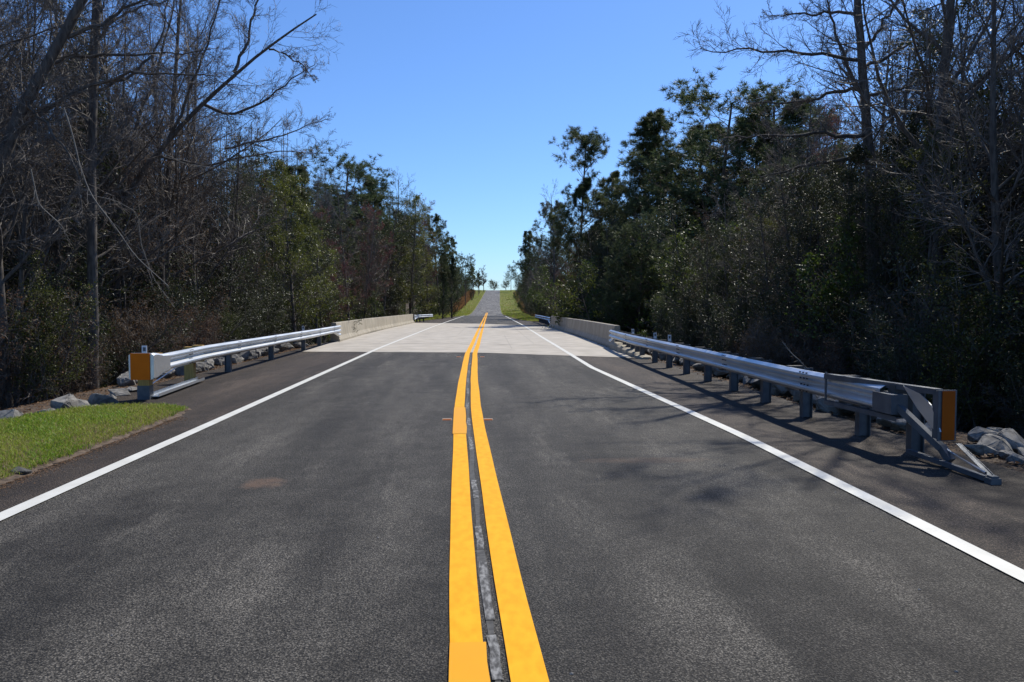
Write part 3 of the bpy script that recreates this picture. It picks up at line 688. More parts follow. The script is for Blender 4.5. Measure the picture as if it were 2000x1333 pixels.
# ------------------------------------------------------------------ trees
def grow(r, P0, D0, L, R0, n, wob, trop, rend=.35, curve=0.0):
    N = len(P0); P = np.array(P0, float); D = nrm(np.array(D0, float)); pts = [P.copy()]
    L = np.broadcast_to(np.asarray(L, float), (N,)); step = (L / n)[:, None]; tr = np.asarray(trop, float) * np.ones(N)
    for k in range(n):
        D = D + r.normal(0, wob, (N, 3)); D[:, 2] += tr; D = nrm(D); P = P + D * step; pts.append(P.copy())
    R = np.asarray(R0, float)[:, None] * np.linspace(1, rend, n + 1)[None, :]
    return np.stack(pts, 1), R, L
def spawn(r, B, per, t0, t1, ang, asd, lr, ltap, rr=.6, rmin=.004):
    P, R, L = B; N, n1, _ = P.shape; n = n1 - 1
    t = (np.arange(per)[None, :] + r.uniform(0, 1, (N, per))) / per * (t1 - t0) + t0
    k = np.clip((t * n).astype(int), 0, n - 1); f = (t * n - k)[..., None]; i = np.arange(N)[:, None]
    pos = P[i, k] * (1 - f) + P[i, k + 1] * f; T = nrm(P[i, k + 1] - P[i, k]); rad = R[i, k] * (1 - f[..., 0]) + R[i, k + 1] * f[..., 0]
    q_ = nrm(np.cross(T, r.normal(0, 1, T.shape))); a = np.radians(r.normal(ang, asd, (N, per)))[..., None]
    D = np.cos(a) * T + np.sin(a) * q_
    ln = L[:, None] * lr * (1 - ltap * (t - t0) / max(t1 - t0, 1e-6)) * r.uniform(.6, 1.25, (N, per))
    return pos.reshape(-1, 3), D.reshape(-1, 3), ln.ravel(), np.maximum(rad * rr, rmin).ravel()
def leaves(r, B, per, size, asp, spread, t0=.15, droop=0.0):
    P, R, L = B; N, n1, _ = P.shape; n = n1 - 1
    t = r.uniform(t0, 1, (N, per)); k = np.clip((t * n).astype(int), 0, n - 1); f = (t * n - k)[..., None]; i = np.arange(N)[:, None]
    c = (P[i, k] * (1 - f) + P[i, k + 1] * f).reshape(-1, 3) + r.normal(0, spread, (N * per, 3)); m = len(c)
    u = r.normal(0, 1, (m, 3)); u[:, 2] -= droop; u = nrm(u); v = nrm(np.cross(u, r.normal(0, 1, (m, 3)) + [0, 0, .6]))
    s = (r.uniform(.6, 1.15, m) * size)[:, None]
    nn = np.cross(u, v)
    V = np.stack([c, c + u * s * .5 + v * s * asp, c + u * s + nn * s * .12, c + u * s * .5 - v * s * asp], 1)
    return (V.reshape(-1, 3), np.arange(m * 4).reshape(-1, 4))
def needles(r, B, tufts, per, ln, wd, t0=.2):
    P, R, L = B; N, n1, _ = P.shape; n = n1 - 1
    t = np.concatenate([np.ones((N, 1)), r.uniform(t0, 1, (N, tufts - 1))], 1) if tufts > 1 else np.ones((N, 1))
    k = np.clip((t * n).astype(int), 0, n - 1); f = (t * n - k)[..., None]; i = np.arange(N)[:, None]
    c = (P[i, k] * (1 - f) + P[i, k + 1] * f).reshape(-1, 3); T = nrm(P[i, k + 1] - P[i, k]).reshape(-1, 3)
    c = np.repeat(c, per, 0); T = np.repeat(T, per, 0); m = len(c)
    D = nrm(T * .55 + nrm(r.normal(0, 1, (m, 3))) * 1.0 + [0, 0, .15]); s = np.cross(D, nrm(r.normal(0, 1, (m, 3)))); s = nrm(s) * wd / 2
    l = (r.uniform(.6, 1.1, m) * ln)[:, None]
    V = np.stack([c - s, c + s, c + D * l + s * .3, c + D * l - s * .3], 1); return (V.reshape(-1, 3), np.arange(m * 4).reshape(-1, 4))
def tb(B, sides, m=0): v, f = tubes(B[0], B[1], sides); return (v, f, m)

def bare_tree(seed, h=14, r0=.13, per=(24, 8, 6, 5), ang=42, red=False, leafy=0, up=.06, wd=.02, tw=1.0):
    r = np.random.default_rng(seed)
    B0 = grow(r, [[0, 0, -.4]], [[r.normal(0, .04), r.normal(0, .04), 1]], h, [r0], 14, wd, .02, .15)
    B1 = grow(r, *(lambda a: (a[0], a[1], a[2], a[3]))(spawn(r, B0, per[0], .22, .98, ang, 10, .30, .6, .5)), 7, .10, up, .25)
    B2 = grow(r, *spawn(r, B1, per[1], .2, .98, 40, 12, .45, .4, .6, .006), 5, .13, up * .7, .35)
    B3 = grow(r, *spawn(r, B2, per[2], .15, 1, 42, 14, .5, .3, .65, .0045), 3, .15, .05, .5)
    B4 = grow(r, *spawn(r, B3, per[3], .15, 1, 42, 14, .6, .3, .8, .0038), 3, .16, .04, .6)
    B2, B3, B4 = [(b[0], b[1] * tw, b[2]) for b in (B2, B3, B4)]
    tr = [tb(B0, 8), tb(B1, 5)]; cr = [tb(B2, 3), tb(B3, 3), tb(B4, 3)]
    mats = [M['redtwig'] if red else M['twig']]
    if red: cr.append((*leaves(r, B4, 2, .035, .35, .02), 1)); mats.append(M['bud'])
    if leafy: cr.append((*leaves(r, B4, leafy, .07, .28, .05), 1)); mats.append(M['dryleaf'] if leafy == 1 else M['leaf2'])
    return mesh_from('bare_trunk', tr, M['bark'], True), mesh_from('bare_crown', cr, mats)
def ever_tree(seed, h=11, r0=.12, t0=.12, lr=.27, nleaf=11, size=.105, lm='leaf', asp=.22, per=(38, 7, 4), spread=.08, ang=58, stems=1):
    r = np.random.default_rng(seed)
    if stems == 1: B0 = grow(r, [[0, 0, -.4]], [[r.normal(0, .05), r.normal(0, .05), 1]], h, [r0], 12, .03, .02, .15)
    else: B0 = grow(r, r.normal(0, .25, (stems, 3)) * [1, 1, 0] - [0, 0, .3], np.stack([r.normal(0, .35, stems), r.normal(0, .35, stems), np.ones(stems)], -1), h * r.uniform(.65, 1, stems), np.full(stems, r0), 10, .06, .03, .2)
    B1 = grow(r, *spawn(r, B0, per[0], t0, .99, ang, 10, lr, .55, .45, .008), 6, .09, .05, .3)
    B2 = grow(r, *spawn(r, B1, per[1], .2, 1, 45, 12, .48, .35, .6, .005), 4, .12, .03, .4)
    B3 = grow(r, *spawn(r, B2, per[2], .2, 1, 45, 14, .55, .2, .6, .004), 3, .14, .02, .6)
    tr = [tb(B0, 8 if stems == 1 else 5), tb(B1, 4), tb(B2, 3)]
    cr = [(*leaves(r, B3, nleaf, size, asp, spread), 0), tb(B3, 3, 1)]
    return mesh_from('trunk_mesh', tr, M['bark'], True), mesh_from('crown_mesh', cr, [M[lm], M['twig' if lm == 'dryleaf' else 'darktwig']])
def pine_tree(seed, h=17, r0=.19, t0=.42, lr=.22, nb=46, ltap=.6, lean=.02, ang0=72, tuftn=14, nl=.32, nw=.028, wide_top=False):
    r = np.random.default_rng(seed)
    B0 = grow(r, [[0, 0, -.4]], [[lean, r.normal(0, .02), 1]], h, [r0], 16, .015, .01, .22)
    pos, D, ln, rad = spawn(r, B0, nb, t0, .985, ang0, 10, lr, ltap, .42, .012)
    if wide_top:
        hz = (pos[:, 2]) / h; ln = ln * np.where(hz > .90, .75, np.where(hz > .80, 1.25, np.where(hz > .68, .3, 1.0))); D[hz > .80, 2] += .25
    B1 = grow(r, pos, D, ln, rad, 7, .09, .07, .3)
    B2 = grow(r, *spawn(r, B1, 8, .25, 1, 50, 10, .46, .35, .5, .008), 4, .1, .08, .4)
    B3 = grow(r, *spawn(r, B2, 3, .35, 1, 38, 12, .5, .2, .6, .006), 2, .1, .12, .6)
    tr = [tb(B0, 9), tb(B1, 5), tb(B2, 3)]
    cr = [needles(r, B2, 2, tuftn, nl, nw, .5), needles(r, B3, 2, tuftn, nl, nw, .55), needles(r, B1, 1, tuftn, nl, nw, .85)]
    return mesh_from('pine_trunk', tr, M['pinebark'], True), mesh_from('pine_crown', cr, M['needle'])
def cedar(seed, h=8, r0=.12):
    r = np.random.default_rng(seed)
    B0 = grow(r, [[0, 0, -.3]], [[0, 0, 1]], h, [r0], 10, .01, .01, .1)
    B1 = grow(r, *spawn(r, B0, 110, .04, .99, 60, 8, .24, .85, .3, .008), 5, .06, .10, .3)
    B2 = grow(r, *spawn(r, B1, 9, .15, 1, 40, 10, .35, .3, .6, .005), 3, .1, .08, .5)
    cr = [(*leaves(r, B2, 9, .12, .25, .05), 0)]
    return mesh_from('cedar_trunk', [tb(B0, 8), tb(B1, 3)], M['bark'], True), mesh_from('cedar_crown', cr, M['cedar'])

def plant(name, tpl, x, y, sc, rz, label, cat, group=None, zoff=0, parts=('trunk', 'crown'), tilt=0.0, zs=1.0):
    t = thing(name, label, cat, (x, y, float(gz(x, y)) + zoff), rz, group); t.scale = (sc, sc, sc * zs)
    if tilt: t.rotation_euler = (0, tilt, rz)
    for n_, me in zip(parts, tpl): link(n_, me, t)
    return t

BARE = [bare_tree(11, 14, .12), bare_tree(12, 13, .10, ang=36, up=.09), bare_tree(13, 15, .15, ang=48), bare_tree(14, 12, .08, per=(24, 6, 5, 4), ang=30, up=.1)]
SAP = [bare_tree(21, 11, .05, per=(14, 5, 4, 3), ang=30, up=.1, wd=.03), bare_tree(22, 10, .045, per=(12, 5, 4, 4), ang=34, up=.08, wd=.035, leafy=1)]
FARB = bare_tree(15, 10, .16, per=(22, 8, 5, 3), ang=52, tw=4)
RED = [bare_tree(31, 11, .1, red=True)]
EVER = [ever_tree(41, 11), ever_tree(42, 12, t0=.2, lr=.22), ever_tree(43, 10, lm='leaf2', size=.085, nleaf=13), ever_tree(44, 12, t0=.25, lr=.24, nleaf=4, size=.13)]
PINE = [pine_tree(51), pine_tree(52, t0=.36, lr=.21, ltap=.75, nb=50), pine_tree(53, t0=.42, lr=.27, ltap=.4, nb=44)]
FLAT = pine_tree(54, 17, .17, .40, .17, 50, .2, wide_top=True, ang0=62)
SPIRE = pine_tree(55, 18, .18, .32, .22, 66, .85)
EVERL = ever_tree(46, 11, t0=.1, lr=.26, nleaf=14, size=.12, lm='leafsun', per=(42, 7, 4))
OAK = ever_tree(45, 6, .22, .3, .55, 10, .12, 'leaf2', .3, (30, 7, 5), .12, 62)
CEDAR = cedar(61)
SHRUB = [ever_tree(71, 3.6, .025, .1, .34, 6, .06, 'leaf', .25, (12, 5, 4), .05, 40, 7), ever_tree(72, 3.2, .02, .1, .36, 6, .055, 'leaf2', .28, (12, 5, 4), .05, 40, 7),
         ever_tree(73, 3.0, .018, .05, .4, 1, .05, 'dryleaf', .3, (14, 7, 6), .05, 40, 8), ever_tree(74, 5, .03, .1, .3, 8, .085, 'leaf3', .26, (16, 5, 4), .07, 45, 5)]

def big_tree(name, label, trunk, limbs, seed, per=(12, 7, 6), twig='twig', lf=.26, rootz=None, leafy=False):
    """trunk, limbs: (list of xyz, start radius, end radius)"""
    r = np.random.default_rng(seed); base = Vector(trunk[0][0]); t = thing(name, label, 'tree', base)
    def resample(P, n, jit=0.0):
        P = np.array(P, float); d = np.concatenate([[0], np.cumsum(np.linalg.norm(np.diff(P, axis=0), axis=1))]); s = np.linspace(0, d[-1], n)
        Q = np.stack([np.interp(s, d, P[:, i]) for i in range(3)], -1); K = np.array([.25, .5, .25])
        for _ in range(2): Q[1:-1] = Q[:-2] * .25 + Q[1:-1] * .5 + Q[2:] * .25
        Q[1:-1] += r.normal(0, jit, Q[1:-1].shape); return Q - np.array(base), d[-1]
    tp, tl = resample(trunk[0], 20, .012); B0 = (tp[None], np.linspace(trunk[1], trunk[2], 20)[None], np.array([tl]))
    Ps, Rs, Ls = [], [], []
    for P, ra, rb in limbs:
        p, l = resample(P, 14, .03); Ps.append(p); Rs.append(np.linspace(ra, rb, 14)); Ls.append(l)
    B1 = (np.stack(Ps), np.stack(Rs), np.array(Ls))
    link('trunk', mesh_from('trunk', [tb(B0, 12), tb(B1, 7)], M['bark'], True), t)
    B2a = grow(r, *spawn(r, B1, per[0] + 9, .12, .99, 42, 12, lf, .35, .32, .006), 7, .10, .05, .3)
    B2b = grow(r, *spawn(r, B0, 22, .40, .99, 45, 12, .13, .3, .22, .007), 6, .10, .05, .3)
    cr = []
    for B2 in (B2a, B2b):
        B3 = grow(r, *spawn(r, B2, per[1] + 1, .12, 1, 42, 12, .42, .3, .6, .0048), 4, .13, .04, .4)
        B4 = grow(r, *spawn(r, B3, per[2] + 1, .12, 1, 42, 14, .5, .3, .7, .004), 3, .14, .03, .6)
        cr += [tb(B2, 4), tb(B3, 3), tb(B4, 3)]
    link('crown', mesh_from('crown', cr, M[twig]), t)
    return t
def Wp(L_, Y, dy=0.0): return [W(px, py, Y + dy * i / max(1, len(L_) - 1)) for i, (px, py) in enumerate(L_)]
# right big bare tree
Yr = 19.6
tk = Wp([(1710, 765), (1708, 600), (1705, 450), (1697, 270), (1687, 180), (1683, 110), (1680, 60), (1672, 0), (1668, -120), (1672, -260), (1668, -330)], Yr)
lim = [(Wp([(1674, 118), (1647, 110), (1600, 106), (1566, 105), (1502, 98), (1438, 96), (1407, 108), (1367, 95)], Yr, -1.2), .05, .01),
       (Wp([(1676, 32), (1644, 24), (1586, 30), (1539, 30), (1502, 32)], Yr, 1), .045, .012),
       (Wp([(1683, 177), (1654, 176), (1613, 186), (1566, 198), (1532, 198), (1468, 203)], Yr, 1.2), .055, .012),
       (Wp([(1692, 263), (1654, 265), (1570, 263), (1519, 267), (1418, 270)], Yr, -.8), .06, .012),
       (Wp([(1698, 306), (1674, 307), (1637, 316), (1586, 319), (1539, 331), (1485, 348)], Yr, .6), .065, .012),
       (Wp([(1690, 189), (1732, 182), (1765, 172), (1820, 150)], Yr, .8), .05, .012),
       (Wp([(1686, 95), (1715, 71), (1732, 34), (1755, 0), (1780, -60)], Yr, -.9), .05, .012),
       (Wp([(1686, 185), (1664, 155), (1650, 115), (1637, 74), (1620, 27), (1600, -40)], Yr, .7), .06, .014),
       (Wp([(1688, 135), (1722, 115), (1790, 74), (1850, 30)], Yr, 1), .05, .012),
       (Wp([(1672, -20), (1640, -80), (1580, -110), (1500, -120)], Yr, -1), .05, .012),
       (Wp([(1670, -60), (1700, -140), (1750, -200)], Yr, -1), .05, .012),
       (Wp([(1671, -150), (1720, -240), (1770, -300)], Yr, 1), .05, .012)]
big_tree('bare_tree', 'tall bare tree with long level limbs standing behind the right guardrail', (tk, .19, .045), lim, 101)
# left leaning trees
Yl_ = 16.5
tk = Wp([(-95, 830), (-70, 600), (-20, 360), (40, 215), (110, 90), (165, 0), (250, -150), (320, -270)], Yl_)
lim = [(Wp([(60, 170), (86, 124), (150, 109), (232, 110), (311, 109), (412, 97)], Yl_, 1.6), .05, .01),
       (Wp([(10, 290), (82, 214), (150, 180), (262, 139), (337, 139), (431, 150)], Yl_, .9), .06, .01),
       (Wp([(120, 75), (210, 40), (280, 5), (330, -40)], Yl_, 1), .05, .012),
       (Wp([(165, 0), (150, -60), (120, -160)], Yl_, 1), .05, .012),
       (Wp([(200, -60), (300, -80), (420, -60), (520, -70)], Yl_, 2), .05, .01),
       (Wp([(50, 200), (100, 250), (150, 330), (160, 420)], Yl_, -.5), .035, .008)]
big_tree('bare_tree', 'thick bare trunk leaning right across the top left corner of the thicket', (tk, .17, .06), lim, 102)
Yl_ = 23
tk = Wp([(120, 790), (190, 560), (240, 382), (337, 262), (375, 225), (457, 142), (525, 97), (585, 41), (618, 28)], Yl_)
lim = [(Wp([(457, 142), (480, 90), (502, 0), (520, -70)], Yl_, .6), .05, .01),
       (Wp([(400, 205), (440, 225), (487, 221), (562, 157), (615, 127)], Yl_, 1.2), .05, .01),
       (Wp([(440, 290), (506, 277), (581, 255), (637, 232)], Yl_, 1.6), .035, .008),
       (Wp([(300, 300), (400, 330), (480, 300), (560, 295), (650, 300)], Yl_, 2), .04, .008),
       (Wp([(240, 382), (262, 260), (300, 160), (330, 60), (350, -60)], Yl_, 1), .07, .015),
       (Wp([(330, 270), (390, 130), (420, 40), (440, -40)], Yl_, -.8), .05, .012),
       (Wp([(525, 97), (560, 110), (600, 130), (612, 160)], Yl_, .8), .03, .008)]
big_tree('bare_tree', 'dark bare tree leaning far right over the left rail against the sky', (tk, .15, .02), lim, 103)
Yl_ = 19
tk = Wp([(182, 800), (180, 500), (178, 300), (183, 150), (190, 0), (195, -150), (200, -300)], Yl_)
lim = [(Wp([(182, 180), (230, 165), (290, 120), (320, 60), (330, -20)], Yl_, .9), .045, .01), (Wp([(185, 90), (220, 40), (260, 20), (330, 0)], Yl_, .9), .045, .01),
       (Wp([(181, 250), (130, 190), (100, 80), (95, -40)], Yl_, .9), .045, .01), (Wp([(180, 330), (240, 260), (270, 180), (300, 150)], Yl_, 1.4), .045, .01)]
big_tree('bare_tree', 'upright dark bare trunk nearest the leaning trunk on the left', (tk, .13, .06), lim, 104)

# hanging vines and arching stems, pale against the dark thicket
def vine(label, pts, Y, r_, seed, cat='vine', dy=0.6):
    r = np.random.default_rng(seed); P = Wp(pts, Y, dy); base = Vector(P[0]);     P = np.array(P) - np.array(base); d = np.concatenate([[0], np.cumsum(np.linalg.norm(np.diff(P, axis=0), axis=1))]); s = np.linspace(0, d[-1], 26)
    Q = np.stack([np.interp(s, d, P[:, i]) for i in range(3)], -1)
    for _ in range(3): Q[1:-1] = Q[:-2] * .25 + Q[1:-1] * .5 + Q[2:] * .25
    B0 = (Q[None], np.linspace(r_, r_ * .5, 26)[None], np.array([d[-1]]))
    B1 = grow(r, *spawn(r, B0, 9, .2, 1, 50, 15, .16, .3, .5, .003), 5, .15, .0, .4)
    o = link('hanging_vine' if cat == 'vine' else 'dead_branch', mesh_from('vine', [tb(B0, 6), tb(B1, 4)], M['palestem'], True)); o.location = base; tag(o, label, cat)
vine('long pale vine curving down through the left thicket', [(124, 210), (142, 262), (154, 319), (176, 382), (225, 442), (262, 500), (330, 560)], 14.6, .014, 1)
vine('pale arching branch low in the middle of the left thicket', [(170, 380), (225, 392), (262, 412), (276, 440)], 15, .009, 2)
vine('thin pale vine hanging right of the long curved vine', [(270, 430), (276, 480), (300, 545), (340, 600)], 15.2, .008, 3)
vine('pale stem curving across the upper part of the left thicket', [(320, 300), (360, 320), (410, 327), (465, 337)], 17, .010, 4)
vine('pale crooked dead branch rising behind the right guardrail', [(1612, 742), (1580, 725), (1562, 705), (1545, 690), (1528, 668)], 13.4, .014, 5, 'branch', .3)
vine('thin grey branch arching down near the left edge of the thicket', [(60, 330), (75, 400), (120, 440), (135, 470)], 14, .012, 6)

# named evergreens and pines
def at(px, Y): return W(px, 500, Y)[0]
def htop(py, Y, x): return W(900, py, Y)[2] - float(gz(x, Y))
def put(name, tpl, h0, px, py, Y, label, cat='tree', rz=0, group=None, tilt=0, zs=1.0, x=None, mn=None):
    x = at(px, Y) if x is None else x; s = htop(py, Y, x) / (h0 - .4) / zs
    return plant(name, tpl, x, Y, s, rz, label, cat, group, tilt=tilt, zs=zs)
put('pine_tree', FLAT, 17, 1130, 282, 72, 'tall pine with a flat umbrella top left of the other pines on the right')
put('pine_tree', SPIRE, 18, 1305, 198, 64, 'tallest narrow spired pine on the right skyline', zs=.85)
put('pine_tree', PINE[2], 17, 1412, 188, 60, 'broad crowned pine just right of the spired pine', zs=.72)
put('pine_tree', PINE[0], 17, 1522, 188, 57, 'broad pine rightmost on the skyline next to the tall bare tree', zs=.72, rz=2)
put('pine_tree', PINE[0], 17, 1245, 275, 70, 'pine on the left flank of the spired pine', rz=1)
put('pine_tree', PINE[1], 17, 1190, 338, 76, 'low pine between the flat topped pine and the spired pine', rz=3)
put('pine_tree', PINE[1], 17, 1350, 240, 68, 'dense pine between the spired pine and the broad crowned pine', zs=.72, rz=4)
put('pine_tree', PINE[1], 17, 1465, 225, 66, 'pine standing between the two broad pines on the right', zs=.72, rz=5)
put('pine_tree', PINE[2], 17, 1590, 235, 60, 'pine half hidden behind the limbs of the tall bare right tree', rz=.6)
put('pine_tree', PINE[1], 17, 1037, 452, 140, 'dark pine at the left end of the right tree line', rz=.9)
put('pine_tree', PINE[0], 17, 1075, 400, 105, 'pine in front of the bare tree at the left end of the right woods', rz=1.9)
put('pine_tree', PINE[2], 17, 685, 332, 78, 'dark pine rising highest above the left woods beyond the barrier', zs=.72, rz=1.2)
put('pine_tree', PINE[0], 17, 715, 360, 84, 'pine just right of the highest left pine', rz=.2)
put('pine_tree', PINE[0], 17, 858, 424, 118, 'open crowned pine leaning to the road at the end of the left woods', rz=2.6, tilt=.06)
put('pine_tree', PINE[1], 17, 880, 465, 150, 'smaller pine behind the leaning open crowned left pine', rz=2.2)
put('pine_tree', PINE[2], 17, 909, 505, 215, 'lone pine with bare trunk on the left bank of the hill', rz=.4)
put('pine_tree', PINE[1], 17, 924, 520, 275, 'pine on the left bank nearer the hill crest', rz=.7)
put('bare_tree', FARB, 10, 945, 523, 345, 'small bare tree left of the road at the hill crest')
put('bare_tree', FARB, 10, 936, 528, 320, 'faint bare tree beside the pines near the left of the hill crest')
put('oak_tree', OAK, 7, 965, 547, 430, 'small round crowned oak standing beyond the crest of the hill', zs=.9)
put('pine_tree', PINE[1], 17, 934, 533, 300, 'dark pine nearest the hill crest on the left', rz=3)
put('oak_tree', OAK, 7, 988, 547, 400, 'small round tree right of the road at the hill crest', rz=2)
put('pine_tree', PINE[2], 17, 998, 522, 340, 'slim pine on the right just before the hill crest')
put('bare_tree', BARE[2], 15, 1080, 372, 95, 'pale bare tree left of the flat topped pine', rz=2)
put('bare_tree', BARE[0], 14, 780, 352, 90, 'pale bare tree rising over the left woods right of the pines', rz=1)
put('red_maple', RED[0], 11, 730, 420, 68, 'bare tree hazed with red buds in the left woods beyond the barrier')
put('red_maple', RED[0], 11, 822, 405, 98, 'faint red budding treetop beside the leaning left pine', rz=2)
put('red_maple', RED[0], 11, 1610, 215, 42, 'bare tree with reddish buds behind the limbs of the tall right tree', rz=2)
put('cedar_tree', CEDAR, 8, 882, 505, 112, 'dense dark cedar standing at the roadside end of the left woods')
put('cedar_tree', CEDAR, 8, 864, 530, 104, 'lower dark cedar touching the roadside cedar on its left', rz=1)
put('cedar_tree', CEDAR, 8, 921, 548, 255, 'small dark cedar on the left bank behind the orange grass', rz=2)
put('evergreen_tree', EVERL, 11, 575, 335, 36, 'glossy broad leaved evergreen with a lit yellow green crown above the left rail')
put('evergreen_tree', EVERL, 11, 645, 470, 46, 'glossy evergreen just right of the lit crown above the left barrier', rz=1)
put('evergreen_tree', EVER[0], 11, 610, 450, 42, 'glossy evergreen filling below the lit crown behind the left rail', rz=3)
put('evergreen_tree', EVERL, 11, 800, 395, 82, 'olive green evergreen at the middle of the far left woods', rz=3)
put('evergreen_tree', EVER[2], 10, 835, 440, 100, 'pale green evergreen left of the dark roadside cedar', rz=1)
put('evergreen_tree', SHRUB[3], 5, 1230, 470, 52, 'pale yellow green leafy tree against the dark woods behind the right barrier')
put('evergreen_tree', SHRUB[3], 5, 1310, 440, 50, 'tallest light green leafy tree right of the pale one behind the right barrier', rz=2)
put('evergreen_tree', SHRUB[3], 5, 1180, 505, 58, 'light green leafy tree nearest the far end of the right barrier', rz=4)
put('evergreen_tree', SHRUB[3], 5, 1390, 490, 47, 'light green bush right of the tallest light green tree', rz=3)
put('evergreen_tree', EVER[3], 12, 1810, 20, 21, 'large leaved evergreen reaching the top of the frame right of the tall bare tree', rz=1)
put('evergreen_tree', EVER[3], 12, 1950, -60, 18, 'dense evergreen filling the top right corner', rz=2)
put('evergreen_tree', EVER[3], 12, 1880, 60, 22, 'dense evergreen between the large leaved one and the top right corner', rz=3)

# the woods: individuals by zone
ZN = lambda s, y: ('left' if s < 0 else 'right') + (' near' if y < 36 else ' bridge' if y < 90 else ' far')
PL = {'left near': 'in the woods behind the near left guardrail', 'left bridge': 'in the woods behind the left bridge barrier', 'left far': 'in the far left woods beyond the bridge',
      'right near': 'in the woods behind the near right guardrail', 'right bridge': 'in the woods behind the right bridge barrier', 'right far': 'in the far right woods beyond the bridge'}
used = []
def free(x, y, d):
    for (a, b_) in used:
        if (a - x) ** 2 + (b_ - y) ** 2 < d * d: return False
    used.append((x, y)); return True
R_ = random.Random(5)
def inview(x, y, mg=2.0): return y > 2 and x > -.60 * y - mg and x < .70 * y + mg + (8 if y < 25 else 0)
SKX = [0, 300, 430, 480, 540, 600, 640, 700, 760, 820, 860, 900, 935, 960, 1000, 1020, 1050, 1100, 1200, 1300, 1400, 1500, 1600, 1700, 1740, 1800, 2000]
SKY_ = [-400, -200, 40, 130, 190, 250, 320, 345, 385, 400, 450, 515, 545, 552, 548, 500, 465, 425, 425, 425, 400, 365, 320, 280, 260, 190, -40]
def px_of(x, y):
    v = R3.transposed() @ (Vector((x, y, CAM_H)) - Vector((0, 0, CAM_H))); return 1000 + FPX * v.x / -v.z
# measured gaps in front of trees that stand out: (px from, px to, nearer than)
CLEAR = [(520, 625, 37), (600, 690, 45), (770, 850, 80), (1195, 1345, 49), (862, 905, 108), (1285, 1325, 50), (1100, 1160, 60), (700, 1010, 34)]
def hidden_spot(x, y):
    p = px_of(x, y); return any(a < p < b_ and y < c for a, b_, c in CLEAR)
def wood(side, y0, y1, depth, n, dmin, kinds, hmul=lambda x, y: 1.0):
    c = 0; tries = 0
    while c < n and tries < n * 40:
        tries += 1
        y = R_.uniform(y0, y1); off = 1.2 + (R_.random() ** 1.25) * depth; x = (eL(y) - off) if side < 0 else (eR(y) + off)
        if not inview(x, y): continue
        if hidden_spot(x, y): continue
        if not free(x, y, dmin): continue
        k = R_.choices(list(kinds), list(kinds.values()))[0]; z = ZN(side, y)
        sc = R_.uniform(.8, 1.12) * hmul(x, y) * (1.3 if side > 0 and y < 36 and k == 'bare' else 1)
        if k == 'bare': nm, tp, lb = 'bare_tree', R_.choice(BARE), 'slender leafless grey tree '
        elif k == 'sap': nm, tp, lb = 'bare_sapling', R_.choice(SAP), 'thin leafless sapling '
        elif k == 'ever': nm, tp, lb = 'evergreen_tree', R_.choice(EVER), 'dark glossy leaved evergreen tree '
        elif k == 'pine': nm, tp, lb = 'pine_tree', R_.choice(PINE), 'dark green pine crowded '; sc *= .85
        elif k == 'red': nm, tp, lb = 'red_maple', RED[0], 'leafless tree with reddish buds '
        h0 = {'bare': 13.5, 'sap': 10.5, 'ever': 11.3, 'pine': 17.5, 'red': 11}[k]; lim = np.interp(px_of(x, y), SKX, SKY_) + abs(R_.gauss(0, 22)) - (170 if k in ('bare', 'sap') and px_of(x, y) > 1560 else 0)
        sc = min(sc, max(.3, (W(1000, lim, y)[2] - float(gz(x, y))) / h0))
        plant(nm, tp, x, y, sc, R_.uniform(0, 6.3), lb + PL[z], 'tree' if k != 'sap' else 'sapling', lb + PL[z]); c += 1
wood(-1, 7, 36, 17, 105, .85, {'bare': 7, 'sap': 6, 'ever': .9}, lambda x, y: .95)
wood(-1, 36, 90, 20, 120, 1.2, {'bare': 3.5, 'sap': 1, 'ever': 6, 'red': .5, 'pine': .8}, lambda x, y: 1.08 if y > 50 else 1.0)
wood(-1, 90, 345, 16, 90, 2.0, {'bare': 2, 'ever': 5, 'pine': 3}, lambda x, y: float(np.interp(y, [90, 130, 170, 230, 345], [1.15, 1.15, .95, .72, .5])))
def hm_r(x, y): return float(np.clip((x - 2.9) / .55 / 14.0, .42, .95))
wood(1, 3, 36, 16, 125, .95, {'ever': 7, 'sap': 3, 'bare': 4}, hm_r)
wood(1, 36, 90, 22, 120, 1.2, {'ever': 7, 'bare': .8, 'pine': 2.4, 'red': .3}, lambda x, y: .98)
wood(1, 90, 345, 18, 90, 2.0, {'ever': 5, 'bare': 1, 'pine': 3}, lambda x, y: float(np.interp(y, [90, 130, 170, 230, 345], [1.1, 1.0, .85, .62, .48])))
